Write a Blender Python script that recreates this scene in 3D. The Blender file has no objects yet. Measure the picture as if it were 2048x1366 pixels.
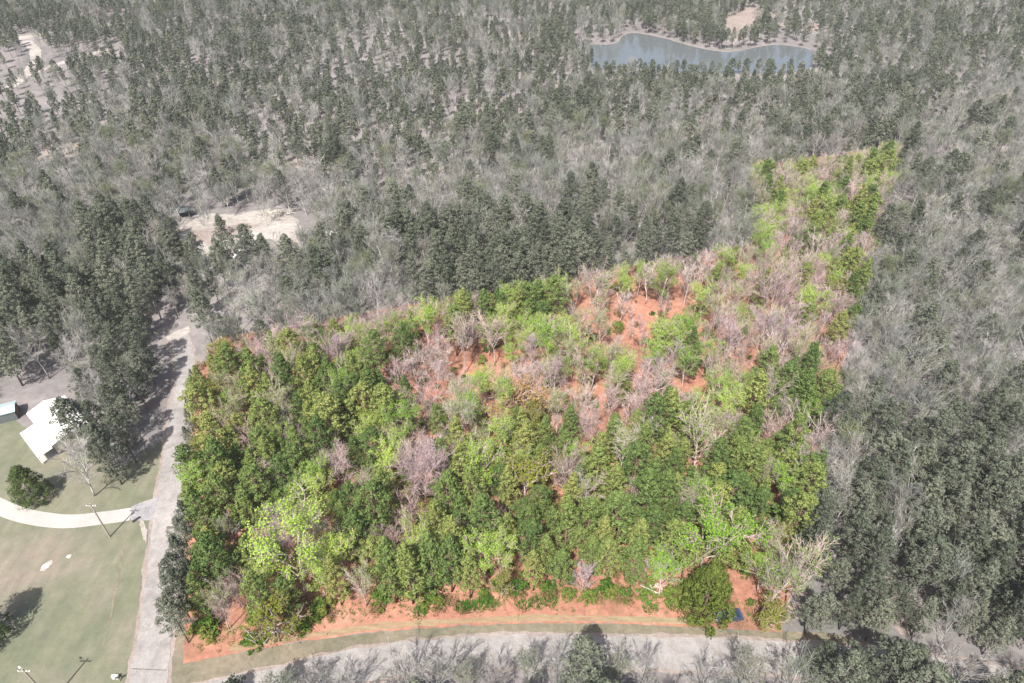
import bpy, math, random
import numpy as np
from mathutils import Vector
from mathutils.noise import noise as noise3

# ------------------------------------------------------------------ camera, sky, sun, exposure
SC = bpy.context.scene
COL = SC.collection
CAM_H, PITCH, FPX = 105.0, 38.0, 1365.3          # photograph is 2048 x 1366
cam_data = bpy.data.cameras.new("camera"); cam_data.lens = 24.0; cam_data.sensor_width = 36.0
cam_data.clip_start = 1.0; cam_data.clip_end = 12000.0
cam = bpy.data.objects.new("camera", cam_data); COL.objects.link(cam)
cam.location = (0, 0, CAM_H); cam.rotation_euler = (math.radians(90 - PITCH), 0, 0)
SC.camera = cam

SUN_EL, SHADOW_AZ = 55.0, 18.0                    # shadows fall away from the camera, a little to +X
world = bpy.data.worlds.new("World"); SC.world = world; world.use_nodes = True
wn = world.node_tree.nodes; wl = world.node_tree.links
sky = wn.new("ShaderNodeTexSky"); sky.sky_type = 'NISHITA'; sky.sun_disc = False
sky.sun_elevation = math.radians(SUN_EL); sky.sun_rotation = math.radians(180 + SHADOW_AZ)
sky.altitude = 200; sky.air_density = 1.0; sky.dust_density = 4.5
bg = wn["Background"]; bg.inputs["Strength"].default_value = 0.095
wl.new(sky.outputs[0], bg.inputs[0])
sun_d = bpy.data.lights.new("sun", 'SUN'); sun_d.energy = 4.6; sun_d.angle = math.radians(0.53); sun_d.color = (1.0, 0.95, 0.88)
sun = bpy.data.objects.new("sun", sun_d); COL.objects.link(sun)
_a, _e = math.radians(SHADOW_AZ), math.radians(SUN_EL)
sun_dir = Vector((math.sin(_a) * math.cos(_e), math.cos(_a) * math.cos(_e), -math.sin(_e)))
sun.rotation_euler = sun_dir.to_track_quat('-Z', 'Y').to_euler()
VS = SC.view_settings
SC.display_settings.display_device = 'sRGB'
VS.view_transform = 'Standard'; VS.look = 'None'; VS.exposure = 1.15; VS.gamma = 1.0; VS.use_curve_mapping = False
SC.cycles.use_denoising = True; SC.cycles.max_bounces = 5; SC.cycles.diffuse_bounces = 2; SC.cycles.transparent_max_bounces = 4
SC.cycles.glossy_bounces = 2; SC.cycles.transmission_bounces = 3

# ------------------------------------------------------------------ picture <-> ground
_p = math.radians(PITCH); CP, SP = math.cos(_p), math.sin(_p)
def at(px, py, z=0.0):
    x = (px - 1024) / FPX; y = -(py - 683) / FPX
    dx, dy, dz = x, CP + y * SP, -SP + y * CP
    t = (z - CAM_H) / dz
    return (dx * t, dy * t)
def proj(X, Y, Z=0.0):
    dz = Z - CAM_H
    zc = Y * CP - dz * SP; yc = Y * SP + dz * CP
    return 1024 + FPX * X / zc, 683 - FPX * yc / zc, zc
def inside(poly, x, y):
    c = False; j = len(poly) - 1
    for i in range(len(poly)):
        xi, yi = poly[i]; xj, yj = poly[j]
        if (yi > y) != (yj > y) and x < (xj - xi) * (y - yi) / (yj - yi) + xi: c = not c
        j = i
    return c
def G(pts): return [at(*p) for p in pts]

R = random.Random(7)
NR = np.random.default_rng(7)

# ------------------------------------------------------------------ materials
MATS = {}
def new_mat(name):
    m = bpy.data.materials.new(name); m.use_nodes = True
    nt = m.node_tree; nt.nodes.clear()
    MATS[name] = m
    return m, nt, nt.nodes.new("ShaderNodeOutputMaterial")
def N(nt, t, **kw):
    n = nt.nodes.new(t)
    for k, v in kw.items():
        if k in n.inputs.keys(): n.inputs[k].default_value = v
        else: setattr(n, k, v)
    return n
def c4(c): return (c[0], c[1], c[2], 1.0)
def ramp(nt, fac, stops):
    r = nt.nodes.new("ShaderNodeValToRGB")
    el = r.color_ramp.elements
    while len(el) < len(stops): el.new(0.5)
    for e, (pos, c) in zip(el, stops): e.position = pos; e.color = c4(c)
    nt.links.new(fac, r.inputs[0]); return r.outputs[0]
def mixc(nt, fac, a, b, mode='MIX'):
    m = nt.nodes.new("ShaderNodeMix"); m.data_type = 'RGBA'; m.blend_type = mode
    for s, v in ((m.inputs[0], fac), (m.inputs[6], a), (m.inputs[7], b)):
        if hasattr(v, 'links') or hasattr(v, 'is_linked'): nt.links.new(v, s)
        elif isinstance(v, (int, float)): s.default_value = v
        else: s.default_value = c4(v)
    return m.outputs[2]
def noise(nt, scale, detail=4, rough=0.6, vec=None, dist=0.0):
    n = N(nt, "ShaderNodeTexNoise", Scale=scale, Detail=detail, Roughness=rough, Distortion=dist)
    if vec is not None: nt.links.new(vec, n.inputs["Vector"])
    return n.outputs[0]
def geo_pos(nt, stretch=None, rot=0.0):
    g = nt.nodes.new("ShaderNodeNewGeometry"); o = g.outputs["Position"]
    if stretch:
        m = N(nt, "ShaderNodeMapping"); m.inputs["Scale"].default_value = stretch; m.inputs["Rotation"].default_value = (0, 0, rot)
        nt.links.new(o, m.inputs["Vector"]); o = m.outputs[0]
    return o

def leaf_mat(name, cols, transl=0.3, isl=0.45):
    """cols: list of 3-4 colours spread by tree (object random) and by leaf (island random)."""
    m, nt, out = new_mat(name)
    oi = nt.nodes.new("ShaderNodeObjectInfo"); g = nt.nodes.new("ShaderNodeNewGeometry")
    mm = N(nt, "ShaderNodeMath", operation='MULTIPLY_ADD'); mm.inputs[1].default_value = isl
    nt.links.new(g.outputs["Random Per Island"], mm.inputs[0])
    ml = N(nt, "ShaderNodeMath", operation='MULTIPLY'); ml.inputs[1].default_value = 1.0 - isl
    nt.links.new(oi.outputs["Random"], ml.inputs[0]); nt.links.new(ml.outputs[0], mm.inputs[2])
    k = len(cols)
    col = ramp(nt, mm.outputs[0], [(i / (k - 1) * 0.7 + 0.15, c) for i, c in enumerate(cols)])
    d = nt.nodes.new("ShaderNodeBsdfDiffuse"); t = nt.nodes.new("ShaderNodeBsdfTranslucent")
    nt.links.new(col, d.inputs[0]); nt.links.new(col, t.inputs[0])
    mx = nt.nodes.new("ShaderNodeMixShader"); mx.inputs[0].default_value = transl
    nt.links.new(d.outputs[0], mx.inputs[1]); nt.links.new(t.outputs[0], mx.inputs[2])
    nt.links.new(mx.outputs[0], out.inputs[0]); return m
def bark_mat(name, cols):
    m, nt, out = new_mat(name)
    oi = nt.nodes.new("ShaderNodeObjectInfo")
    a = ramp(nt, oi.outputs["Random"], [(i / (len(cols) - 1), c) for i, c in enumerate(cols)])
    n = noise(nt, 1.6, 3, 0.7, geo_pos(nt, (1, 1, 0.25)))
    v = ramp(nt, n, [(0.3, (0.62, 0.62, 0.62)), (0.65, (1.15, 1.15, 1.15))])
    col = mixc(nt, 1.0, a, v, 'MULTIPLY')
    d = nt.nodes.new("ShaderNodeBsdfDiffuse"); nt.links.new(col, d.inputs[0]); nt.links.new(d.outputs[0], out.inputs[0])
    return m
def plain_mat(name, col, rough=0.6, metal=0.0, var=0.12, scale=2.0, spec=0.4):
    m, nt, out = new_mat(name)
    n = noise(nt, scale, 5, 0.65, geo_pos(nt))
    v = ramp(nt, n, [(0.25, tuple(c * (1 - var) for c in col)), (0.75, tuple(min(1, c * (1 + var)) for c in col))])
    b = N(nt, "ShaderNodeBsdfPrincipled", Roughness=rough, Metallic=metal)
    b.inputs["Specular IOR Level"].default_value = spec
    nt.links.new(v, b.inputs["Base Color"]); nt.links.new(b.outputs[0], out.inputs[0]); return m
def ground_mat(name, stops, big=0.03, fine=0.9, extra=None, bump=0.25, fine_amp=(0.72, 1.2), stretch=None, rot=0.0, finest=6.0):
    m, nt, out = new_mat(name)
    pos = geo_pos(nt, stretch, rot) if stretch else geo_pos(nt)
    a = noise(nt, big, 6, 0.62, pos, 0.6)
    col = ramp(nt, a, stops)
    f = noise(nt, fine, 5, 0.7, pos)
    fv = ramp(nt, f, [(0.3, (fine_amp[0],) * 3), (0.72, (fine_amp[1],) * 3)])
    col = mixc(nt, 1.0, col, fv, 'MULTIPLY')
    ff = noise(nt, finest, 4, 0.75, geo_pos(nt))
    fv2 = ramp(nt, ff, [(0.3, (0.78,) * 3), (0.7, (1.16,) * 3)])
    col = mixc(nt, 1.0, col, fv2, 'MULTIPLY')
    if extra: col = extra(nt, col)
    b = N(nt, "ShaderNodeBsdfPrincipled", Roughness=0.95); b.inputs["Specular IOR Level"].default_value = 0.1
    nt.links.new(col, b.inputs["Base Color"])
    if bump:
        bp = N(nt, "ShaderNodeBump", Strength=bump, Distance=0.25)
        nt.links.new(f, bp.inputs["Height"]); nt.links.new(bp.outputs[0], b.inputs["Normal"])
    nt.links.new(b.outputs[0], out.inputs[0]); return m

# foliage and bark: the trees on the red clay plot are vivid, the woods around it grey-green
leaf_mat("pine_vivid", [(0.068, 0.111, 0.036), (0.109, 0.158, 0.049), (0.153, 0.198, 0.059), (0.219, 0.232, 0.074)], 0.16, 0.35)
leaf_mat("pine_grey", [(0.068, 0.080, 0.058), (0.094, 0.108, 0.080), (0.123, 0.137, 0.102), (0.157, 0.169, 0.124)], 0.16, 0.35)
leaf_mat("lime_vivid", [(0.125, 0.251, 0.029), (0.212, 0.365, 0.043), (0.313, 0.453, 0.072), (0.375, 0.478, 0.108)], 0.4)
leaf_mat("lime_grey", [(0.103, 0.128, 0.062), (0.145, 0.173, 0.085), (0.194, 0.218, 0.111)], 0.4)
leaf_mat("bud_vivid", [(0.147, 0.258, 0.042), (0.226, 0.339, 0.072), (0.294, 0.386, 0.102)], 0.4)
leaf_mat("bud_grey", [(0.116, 0.147, 0.081), (0.154, 0.190, 0.108), (0.193, 0.225, 0.134), (0.177, 0.181, 0.112)], 0.4, 0.3)
leaf_mat("tan_vivid", [(0.260, 0.170, 0.055), (0.330, 0.220, 0.085), (0.300, 0.250, 0.070)], 0.3)
leaf_mat("tan_grey", [(0.190, 0.165, 0.130), (0.230, 0.200, 0.160)], 0.3)
leaf_mat("olive_vivid", [(0.119, 0.142, 0.020), (0.168, 0.182, 0.032), (0.208, 0.202, 0.045)], 0.3)
leaf_mat("brush_vivid", [(0.20, 0.12, 0.07), (0.16, 0.14, 0.05), (0.27, 0.17, 0.10)], 0.3)
leaf_mat("shrub_vivid", [(0.037, 0.085, 0.016), (0.075, 0.150, 0.026), (0.138, 0.190, 0.039), (0.200, 0.200, 0.052)], 0.3)
leaf_mat("shrub_grey", [(0.050, 0.058, 0.036), (0.085, 0.092, 0.060)], 0.3)
leaf_mat("cedar_vivid", [(0.039, 0.070, 0.016), (0.078, 0.109, 0.023), (0.117, 0.142, 0.032)], 0.2)
leaf_mat("cedar_grey", [(0.040, 0.064, 0.022), (0.065, 0.093, 0.032), (0.099, 0.125, 0.046)], 0.2)
leaf_mat("lawn_tuft", [(0.10, 0.115, 0.070), (0.13, 0.14, 0.09)], 0.2)
leaf_mat("weed", [(0.045, 0.150, 0.020), (0.080, 0.220, 0.030), (0.130, 0.240, 0.040)], 0.35)
bark_mat("bark_pale_vivid", [(0.506, 0.389, 0.367), (0.440, 0.356, 0.356), (0.572, 0.454, 0.410), (0.396, 0.324, 0.346), (0.528, 0.464, 0.432)])
bark_mat("bark_pale_grey", [(0.412, 0.407, 0.374), (0.274, 0.279, 0.258), (0.466, 0.451, 0.424), (0.329, 0.336, 0.315)])
bark_mat("twig_vivid", [(0.377, 0.273, 0.266), (0.298, 0.244, 0.266), (0.435, 0.331, 0.302), (0.343, 0.255, 0.284), (0.412, 0.348, 0.319), (0.309, 0.238, 0.213)])
bark_mat("twig_grey", [(0.222, 0.226, 0.201), (0.170, 0.180, 0.162), (0.260, 0.251, 0.232), (0.199, 0.211, 0.184), (0.237, 0.219, 0.206), (0.162, 0.175, 0.165), (0.31, 0.30, 0.285), (0.19, 0.19, 0.175)])
bark_mat("bark_pine_vivid", [(0.20, 0.13, 0.10), (0.26, 0.18, 0.15)])
bark_mat("bark_pine_grey", [(0.16, 0.145, 0.13), (0.20, 0.185, 0.165)])
bark_mat("bark_orange_vivid", [(0.50, 0.29, 0.20), (0.46, 0.30, 0.22)])

# ground and surfaces
M_GROUND = ground_mat("woodland_floor", [(0.25, (0.093, 0.092, 0.088)), (0.42, (0.150, 0.140, 0.138)), (0.55, (0.186, 0.168, 0.166)), (0.68, (0.235, 0.215, 0.217)), (0.8, (0.143, 0.164, 0.143))], 0.022, 0.35)
def clay_extra(nt, col):
    a = noise(nt, 0.22, 6, 0.7, geo_pos(nt), 0.8); f1 = ramp(nt, a, [(0.50, (0, 0, 0)), (0.64, (0.75, 0.75, 0.75))])
    col = mixc(nt, f1, col, (0.235, 0.125, 0.085))                # pine straw and leaf litter
    b_ = noise(nt, 0.13, 5, 0.7, geo_pos(nt, (1, 1, 1), 1.1), 0.5); f2 = ramp(nt, b_, [(0.58, (0, 0, 0)), (0.70, (0.6, 0.6, 0.6))])
    col = mixc(nt, f2, col, (0.20, 0.17, 0.09))                   # thin dry grass
    c_ = noise(nt, 2.2, 4, 0.8, geo_pos(nt, (1, 2.2, 1), 0.5)); f3 = ramp(nt, c_, [(0.60, (0, 0, 0)), (0.68, (0.7, 0.7, 0.7))])
    return mixc(nt, f3, col, (0.40, 0.27, 0.19))                  # pale twigs and stalks
def road_extra(nt, col):
    a = noise(nt, 0.18, 6, 0.75, geo_pos(nt), 1.0); f1 = ramp(nt, a, [(0.48, (1, 1, 1)), (0.62, (0.80, 0.79, 0.79))])
    col = mixc(nt, 1.0, col, f1, 'MULTIPLY')
    v = N(nt, "ShaderNodeTexVoronoi", Scale=0.45, feature='DISTANCE_TO_EDGE'); w = noise(nt, 0.8, 4, 0.7, geo_pos(nt))
    nt.links.new(mixc(nt, 0.35, geo_pos(nt), w), v.inputs["Vector"])
    f2 = ramp(nt, v.outputs["Distance"], [(0.004, (0.62, 0.61, 0.6)), (0.02, (1, 1, 1))])
    return mixc(nt, 0.35, col, f2, 'MULTIPLY')
M_CLAY = ground_mat("red_clay", [(0.3, (0.186, 0.101, 0.074)), (0.45, (0.289, 0.138, 0.098)), (0.58, (0.354, 0.175, 0.124)), (0.75, (0.391, 0.249, 0.189))], 0.06, 0.8, extra=clay_extra, bump=0.5, fine_amp=(0.62, 1.22))
def lawn_extra(nt, col):
    s = noise(nt, 0.35, 3, 0.6, geo_pos(nt, (1.0, 0.18, 1), 0.9))
    v = ramp(nt, s, [(0.35, (0.86, 0.88, 0.86)), (0.65, (1.1, 1.08, 1.05))])
    return mixc(nt, 0.9, col, v, 'MULTIPLY')
M_LAWN = ground_mat("lawn_grass", [(0.28, (0.098, 0.110, 0.071)), (0.45, (0.130, 0.135, 0.096)), (0.58, (0.165, 0.152, 0.120)), (0.74, (0.205, 0.163, 0.141))], 0.05, 0.5, extra=lawn_extra, bump=0.15, fine_amp=(0.85, 1.1))
M_VERGE = ground_mat("verge_grass", [(0.3, (0.116, 0.110, 0.079)), (0.55, (0.160, 0.142, 0.105)), (0.75, (0.209, 0.168, 0.131))], 0.12, 0.9, bump=0.2)
M_DRY = ground_mat("dry_grass", [(0.3, (0.235, 0.149, 0.098)), (0.55, (0.243, 0.184, 0.116)), (0.75, (0.178, 0.176, 0.103))], 0.12, 1.2, bump=0.2, stretch=(0.35, 1.6, 1), rot=0.03)
M_SAND = ground_mat("sandy_dirt", [(0.3, (0.221, 0.195, 0.174)), (0.5, (0.285, 0.260, 0.240)), (0.7, (0.340, 0.320, 0.300))], 0.07, 0.7)
M_DIRT = ground_mat("brown_dirt", [(0.3, (0.198, 0.162, 0.143)), (0.6, (0.252, 0.211, 0.191)), (0.8, (0.279, 0.245, 0.223))], 0.12, 0.9)
M_ROAD = ground_mat("worn_asphalt", [(0.3, (0.205, 0.193, 0.188)), (0.5, (0.25, 0.235, 0.228)), (0.7, (0.295, 0.278, 0.27))], 0.08, 0.6, extra=road_extra, bump=0.05, fine_amp=(0.84, 1.1))
M_APRON = ground_mat("grey_gravel", [(0.3, (0.20, 0.195, 0.205)), (0.7, (0.28, 0.27, 0.275))], 0.25, 1.5, bump=0.1)
M_CONC = ground_mat("pale_concrete", [(0.3, (0.29, 0.272, 0.258)), (0.7, (0.35, 0.332, 0.316))], 0.12, 0.8, bump=0.03, fine_amp=(0.93, 1.05))
m, nt, out = new_mat("pond_water")
b = N(nt, "ShaderNodeBsdfPrincipled", Roughness=0.06); b.inputs["Base Color"].default_value = (0.085, 0.095, 0.10, 1); b.inputs["IOR"].default_value = 1.33
bp = N(nt, "ShaderNodeBump", Strength=0.12, Distance=0.12)
nt.links.new(noise(nt, 0.9, 4, 0.6, geo_pos(nt, (0.5, 1.6, 1))), bp.inputs["Height"]); nt.links.new(bp.outputs[0], b.inputs["Normal"])
nt.links.new(b.outputs[0], out.inputs[0]); M_WATER = m
plain_mat("white_metal_roof", (0.58, 0.575, 0.56), 0.45, 0.0, 0.04)
plain_mat("blue_metal_roof", (0.34, 0.42, 0.45), 0.4, 0.2, 0.08)
plain_mat("siding", (0.50, 0.45, 0.39), 0.8, 0, 0.06)
plain_mat("brown_trim", (0.20, 0.13, 0.10), 0.8)
plain_mat("dark_shingle", (0.085, 0.10, 0.10), 0.85, 0, 0.25)
plain_mat("window_glass", (0.03, 0.04, 0.05), 0.08, 0, 0.1, 2, 0.6)
plain_mat("wood_pole", (0.28, 0.25, 0.21), 0.9, 0, 0.2, 3)
plain_mat("white_paint", (0.75, 0.75, 0.74), 0.5, 0, 0.03)
plain_mat("dark_metal", (0.04, 0.04, 0.045), 0.5, 0.3, 0.1)
plain_mat("car_paint", (0.05, 0.085, 0.16), 0.25, 0.4, 0.06, 2, 0.6)
plain_mat("tyre_rubber", (0.02, 0.02, 0.02), 0.85)
plain_mat("chrome", (0.6, 0.6, 0.62), 0.25, 0.9, 0.02)
plain_mat("dead_log", (0.40, 0.37, 0.33), 0.9, 0, 0.2, 3)
plain_mat("pale_rock", (0.52, 0.46, 0.41), 0.9, 0, 0.2, 2)
plain_mat("lamp_red", (0.35, 0.02, 0.02), 0.4)

# ------------------------------------------------------------------ object helpers
def link(o): COL.objects.link(o); return o
def tag(o, label=None, cat=None, group=None, kind=None):
    if label: o["label"] = label
    if cat: o["category"] = cat
    if group: o["group"] = group
    if kind: o["kind"] = kind
    return o
class MB:
    """collects vertices and faces, with material slots"""
    def __init__(s): s.v = []; s.f = []; s.n = 0; s.mi = []; s.lf = []
    def add(s, v, f, mi=0):
        s.v.append(np.asarray(v, float).reshape(-1, 3)); s.f.extend([tuple(i + s.n for i in q) for q in f])
        s.mi.extend([mi] * len(f)); s.n += len(v)
    def quads(s, v, mi=0):                       # v: (N,4,3)
        k = len(v); s.v.append(v.reshape(-1, 3))
        idx = (np.arange(k * 4) + s.n).reshape(k, 4)
        s.f.extend(map(tuple, idx.tolist())); s.mi.extend([mi] * k); s.n += 4 * k
    def box(s, lo, hi, mi=0):
        x0, y0, z0 = lo; x1, y1, z1 = hi
        s.add([(x0,y0,z0),(x1,y0,z0),(x1,y1,z0),(x0,y1,z0),(x0,y0,z1),(x1,y0,z1),(x1,y1,z1),(x0,y1,z1)],
              [(3,2,1,0),(4,5,6,7),(0,1,5,4),(1,2,6,5),(2,3,7,6),(3,0,4,7)], mi)
    def tube(s, pts, rad, sides=4, mi=0, cap=True):
        pts = [np.asarray(p, float) for p in pts]; k = len(pts); vs = []
        for i, p in enumerate(pts):
            d = pts[min(i + 1, k - 1)] - pts[max(i - 1, 0)]
            d = d / (np.linalg.norm(d) + 1e-9)
            a = np.cross(d, (0.0, 1.0, 0.0) if abs(d[1]) < 0.9 else (1.0, 0.0, 0.0)); a /= np.linalg.norm(a) + 1e-9
            c = np.cross(d, a)
            for j in range(sides):
                t = 2 * math.pi * j / sides
                vs.append(p + rad[i] * (math.cos(t) * a + math.sin(t) * c))
        fs = []
        for i in range(k - 1):
            for j in range(sides):
                j2 = (j + 1) % sides
                fs.append((i * sides + j, i * sides + j2, (i + 1) * sides + j2, (i + 1) * sides + j))
        if cap:
            fs.append(tuple(range(sides - 1, -1, -1))); fs.append(tuple((k - 1) * sides + j for j in range(sides)))
        s.add(vs, fs, mi)
    def mesh(s, name, mats, smooth=False):
        me = bpy.data.meshes.new(name)
        v = np.concatenate(s.v) if s.v else np.zeros((0, 3))
        me.from_pydata(v.tolist(), [], s.f)
        for mt in mats: me.materials.append(MATS[mt] if isinstance(mt, str) else mt)
        if len(mats) > 1: me.polygons.foreach_set("material_index", s.mi)
        if smooth: me.polygons.foreach_set("use_smooth", [True] * len(me.polygons))
        me.update(); return me
    def build(s, name, mats, parent=None, loc=None, smooth=False):
        o = bpy.data.objects.new(name, s.mesh(name, mats if isinstance(mats, (list, tuple)) else [mats], smooth))
        link(o)
        if parent is not None: o.parent = parent
        if loc is not None: o.location = loc
        return o
def empty(name, loc=(0, 0, 0), rz=0.0, sc=1.0):
    o = bpy.data.objects.new(name, None); link(o); o.empty_display_size = 0.5
    o.location = loc; o.rotation_euler = (0, 0, rz); o.scale = (sc, sc, sc); return o

def smooth_poly(pts, step=1.2, jit=0.0, closed=True, rr=None):
    """resample an outline and roughen it so that edges are not ruled lines"""
    rr = rr or random.Random(3); out = []
    n = len(pts)
    for i in range(n if closed else n - 1):
        a, b2 = pts[i], pts[(i + 1) % n]
        L = math.hypot(b2[0] - a[0], b2[1] - a[1]); k = max(1, int(L / step))
        for j in range(k):
            t = j / k
            out.append((a[0] + (b2[0] - a[0]) * t + rr.uniform(-jit, jit), a[1] + (b2[1] - a[1]) * t + rr.uniform(-jit, jit)))
    if not closed: out.append(pts[-1])
    return out
def catmull(pts, k=8):
    out = []
    P = [pts[0]] + list(pts) + [pts[-1]]
    for i in range(1, len(P) - 2):
        p0, p1, p2, p3 = P[i - 1], P[i], P[i + 1], P[i + 2]
        for j in range(k):
            t = j / k
            out.append(tuple(0.5 * (2 * p1[d] + (p2[d] - p0[d]) * t + (2 * p0[d] - 5 * p1[d] + 4 * p2[d] - p3[d]) * t * t
                                    + (3 * p1[d] - p0[d] - 3 * p2[d] + p3[d]) * t ** 3) for d in range(2)))
    out.append(tuple(pts[-1])); return out
def sheet(name, outline, z, mat, kind='structure', step=1.5, jit=0.0, seed=3, label=None):
    pts = smooth_poly(outline, step, jit, True, random.Random(seed))
    from mathutils.geometry import tessellate_polygon
    tri = tessellate_polygon([[Vector((p[0], p[1], 0)) for p in pts]])
    me = bpy.data.meshes.new(name)
    fs = []
    for t in tri:
        a, b2, c = (pts[i] for i in t)
        if (b2[0] - a[0]) * (c[1] - a[1]) - (b2[1] - a[1]) * (c[0] - a[0]) < 0: t = (t[0], t[2], t[1])
        fs.append(tuple(t))
    me.from_pydata([(p[0], p[1], z) for p in pts], [], fs); me.materials.append(mat); me.update()
    o = link(bpy.data.objects.new(name, me)); o["kind"] = kind
    if label: o["label"] = label
    return o
def ribbon(name, centre, widths, z, mat, jit=0.12, seed=5, label=None):
    rr = random.Random(seed); n = len(centre); v = []; f = []
    for i in range(n):
        a = centre[max(0, i - 1)]; b2 = centre[min(n - 1, i + 1)]
        d = (b2[0] - a[0], b2[1] - a[1]); L = math.hypot(*d) or 1; nx, ny = -d[1] / L, d[0] / L
        w = (widths if isinstance(widths, (int, float)) else widths[0] + (widths[1] - widths[0]) * i / (n - 1)) / 2
        w1, w2 = w + jit * (1.3 * noise3(Vector((centre[i][0] * 0.35, centre[i][1] * 0.35, seed))) + rr.uniform(-0.15, 0.15)), w + jit * (1.3 * noise3(Vector((centre[i][0] * 0.35, centre[i][1] * 0.35, seed + 7.7))) + rr.uniform(-0.15, 0.15))
        v += [(centre[i][0] + nx * w1, centre[i][1] + ny * w1, z), (centre[i][0] - nx * w2, centre[i][1] - ny * w2, z)]
        if i: f.append((2 * i - 2, 2 * i - 1, 2 * i + 1, 2 * i))
    me = bpy.data.meshes.new(name); me.from_pydata(v, [], f); me.materials.append(mat); me.update()
    o = link(bpy.data.objects.new(name, me)); o["kind"] = 'structure'
    if label: o["label"] = label
    return o

# ------------------------------------------------------------------ the setting: ground, plot, lawn, roads, pond
S = 4000.0
me = bpy.data.meshes.new("ground"); me.from_pydata([(-S, -S, 0), (S, -S, 0), (S, S, 0), (-S, S, 0)], [], [(0, 1, 2, 3)])
me.materials.append(M_GROUND); tag(link(bpy.data.objects.new("ground", me)), kind='structure', label="tan and grey leaf-strewn woodland floor")

LOT_PX = [(367, 1328), (460, 1308), (600, 1283), (760, 1263), (920, 1251), (1080, 1246), (1240, 1247), (1400, 1254), (1563, 1264),
          (1676, 766), (1799, 287), (1680, 308), (1557, 327), (1507, 323), (1507, 488), (1120, 555), (760, 620), (430, 678), (428, 700), (415, 722), (389, 738), (386, 817), (378, 1050)]
LOT = G(LOT_PX)
sheet("clay_ground", LOT, 0.03, M_CLAY, step=1.0, jit=0.15, label="bright red clay floor under the vivid green trees")
# mown dry strip along the front of the plot, and the grey verge below it
front = LOT_PX[:9]
def bankline(x):
    xs = [300, 380, 440, 520, 560, 640, 700, 800, 900, 1000, 1100, 1200, 1300, 1380, 1440, 1560, 1700]
    ys = [1275, 1270, 1272, 1276, 1270, 1238, 1222, 1213, 1206, 1200, 1197, 1195, 1198, 1215, 1228, 1236, 1240]
    return float(np.interp(x, xs, ys))
strip = [(x, y - 4) for x, y in front[1:-1]] + [(x, y - 16 - 5 * math.sin(x * 0.02)) for x, y in reversed(front[1:-1])]
sheet("dry_grass_strip", G(strip), 0.06, M_DRY, step=0.8, jit=0.12, label="strip of dry mown grass edging the clay bank")
lawn_px = [(-330, 1560), (-330, 815), (30, 838), (95, 905), (170, 890), (225, 950), (280, 905), (328, 880), (318, 950), (302, 1020), (290, 1110), (279, 1241), (262, 1330), (250, 1560)]
sheet("lawn", G(lawn_px), 0.03, M_LAWN, step=1.5, jit=0.2, label="wide faded lawn beside the side road")
verge_px = [(352, 1420), (330, 1300), (345, 1180), (357, 1020), (372, 900), (384, 820), (389, 760), (384, 1050), (367, 1330)] + front + [(1640, 1262), (1800, 1300), (1800, 1345), (1500, 1330), (1380, 1290), (1213, 1284), (1039, 1280), (919, 1290), (680, 1316), (560, 1350), (470, 1420)]
sheet("verge", G(verge_px), 0.02, M_VERGE, step=1.0, jit=0.15, label="dull grass verge between the roads and the plot")
# side road: left edge sampled from the photograph, 5.6 m wide
left_edge = G([(252, 1420), (258, 1366), (268, 1309), (280, 1241), (288, 1172), (295, 1104), (304, 1036), (314, 967), (326, 894), (338, 826), (352, 757), (346, 700), (336, 672)])
cl = []
for i, p in enumerate(left_edge):
    a = left_edge[max(0, i - 1)]; b2 = left_edge[min(len(left_edge) - 1, i + 1)]
    d = (b2[0] - a[0], b2[1] - a[1]); L = math.hypot(*d); w = 2.8 if i < 9 else 2.2
    cl.append((p[0] + d[1] / L * w, p[1] - d[0] / L * w))
ROAD_SIDE = catmull(cl, 16)
ribbon("road_shoulder", ROAD_SIDE, (7.0, 5.4), 0.05, M_DIRT, 0.5, 33, "brown dirt shoulder of the side road")
ribbon("side_road", ROAD_SIDE, (5.6, 4.2), 0.09, M_ROAD, 0.3, 5, "worn pale side road running past the lawn")
front_road = G([(240, 1450), (400, 1404), (560, 1366), (680, 1338), (800, 1318), (919, 1308), (1039, 1302), (1213, 1305), (1348, 1307), (1500, 1312), (1750, 1330), (2100, 1380), (2500, 1440)])
ROAD_FRONT = catmull(front_road, 16)
ribbon("road_shoulder", ROAD_FRONT, 6.4, 0.045, M_DIRT, 0.4, 34, "brown dirt shoulder of the front road")
ribbon("front_road", ROAD_FRONT, 5.4, 0.07, M_ROAD, 0.3, 6, "worn pale road curving along the front of the plot")
ribbon("junction_joint", G([(264, 1338), (334, 1341)]), 0.08, 0.105, MATS["dark_metal"], 0.01, 7)
drive = catmull(G([(-160, 940), (-60, 985), (10, 1018), (60, 1034), (130, 1043), (200, 1037), (263, 1028)]), 10)
ribbon("driveway", drive, 3.1, 0.06, M_CONC, 0.03, 8, "curved pale concrete driveway across the lawn")
ribbon("driveway_apron", catmull(G([(262, 1028), (285, 1022), (318, 1016)]), 6), (3.2, 6.0), 0.075, M_APRON, 0.15, 9, "grey gravel apron joining the driveway to the side road")
sheet("gravel_shoulder", G([(318, 1000), (362, 985), (374, 1030), (362, 1060), (322, 1068)]), 0.065, M_APRON, step=0.7, jit=0.2, label="grey gravel shoulder facing the driveway")
sheet("road_end", G([(332, 676), (352, 662), (378, 652), (382, 664), (360, 676), (346, 690)]), 0.10, M_SAND, step=0.8, jit=0.2, label="pale sandy patch where the side road ends")
sheet("shoulder_dirt", G([(279, 1040), (288, 1042), (294, 1060), (292, 1085), (283, 1070)]), 0.05, M_SAND, step=0.5, jit=0.15, label="pale dirt patch at the lawn corner")
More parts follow.
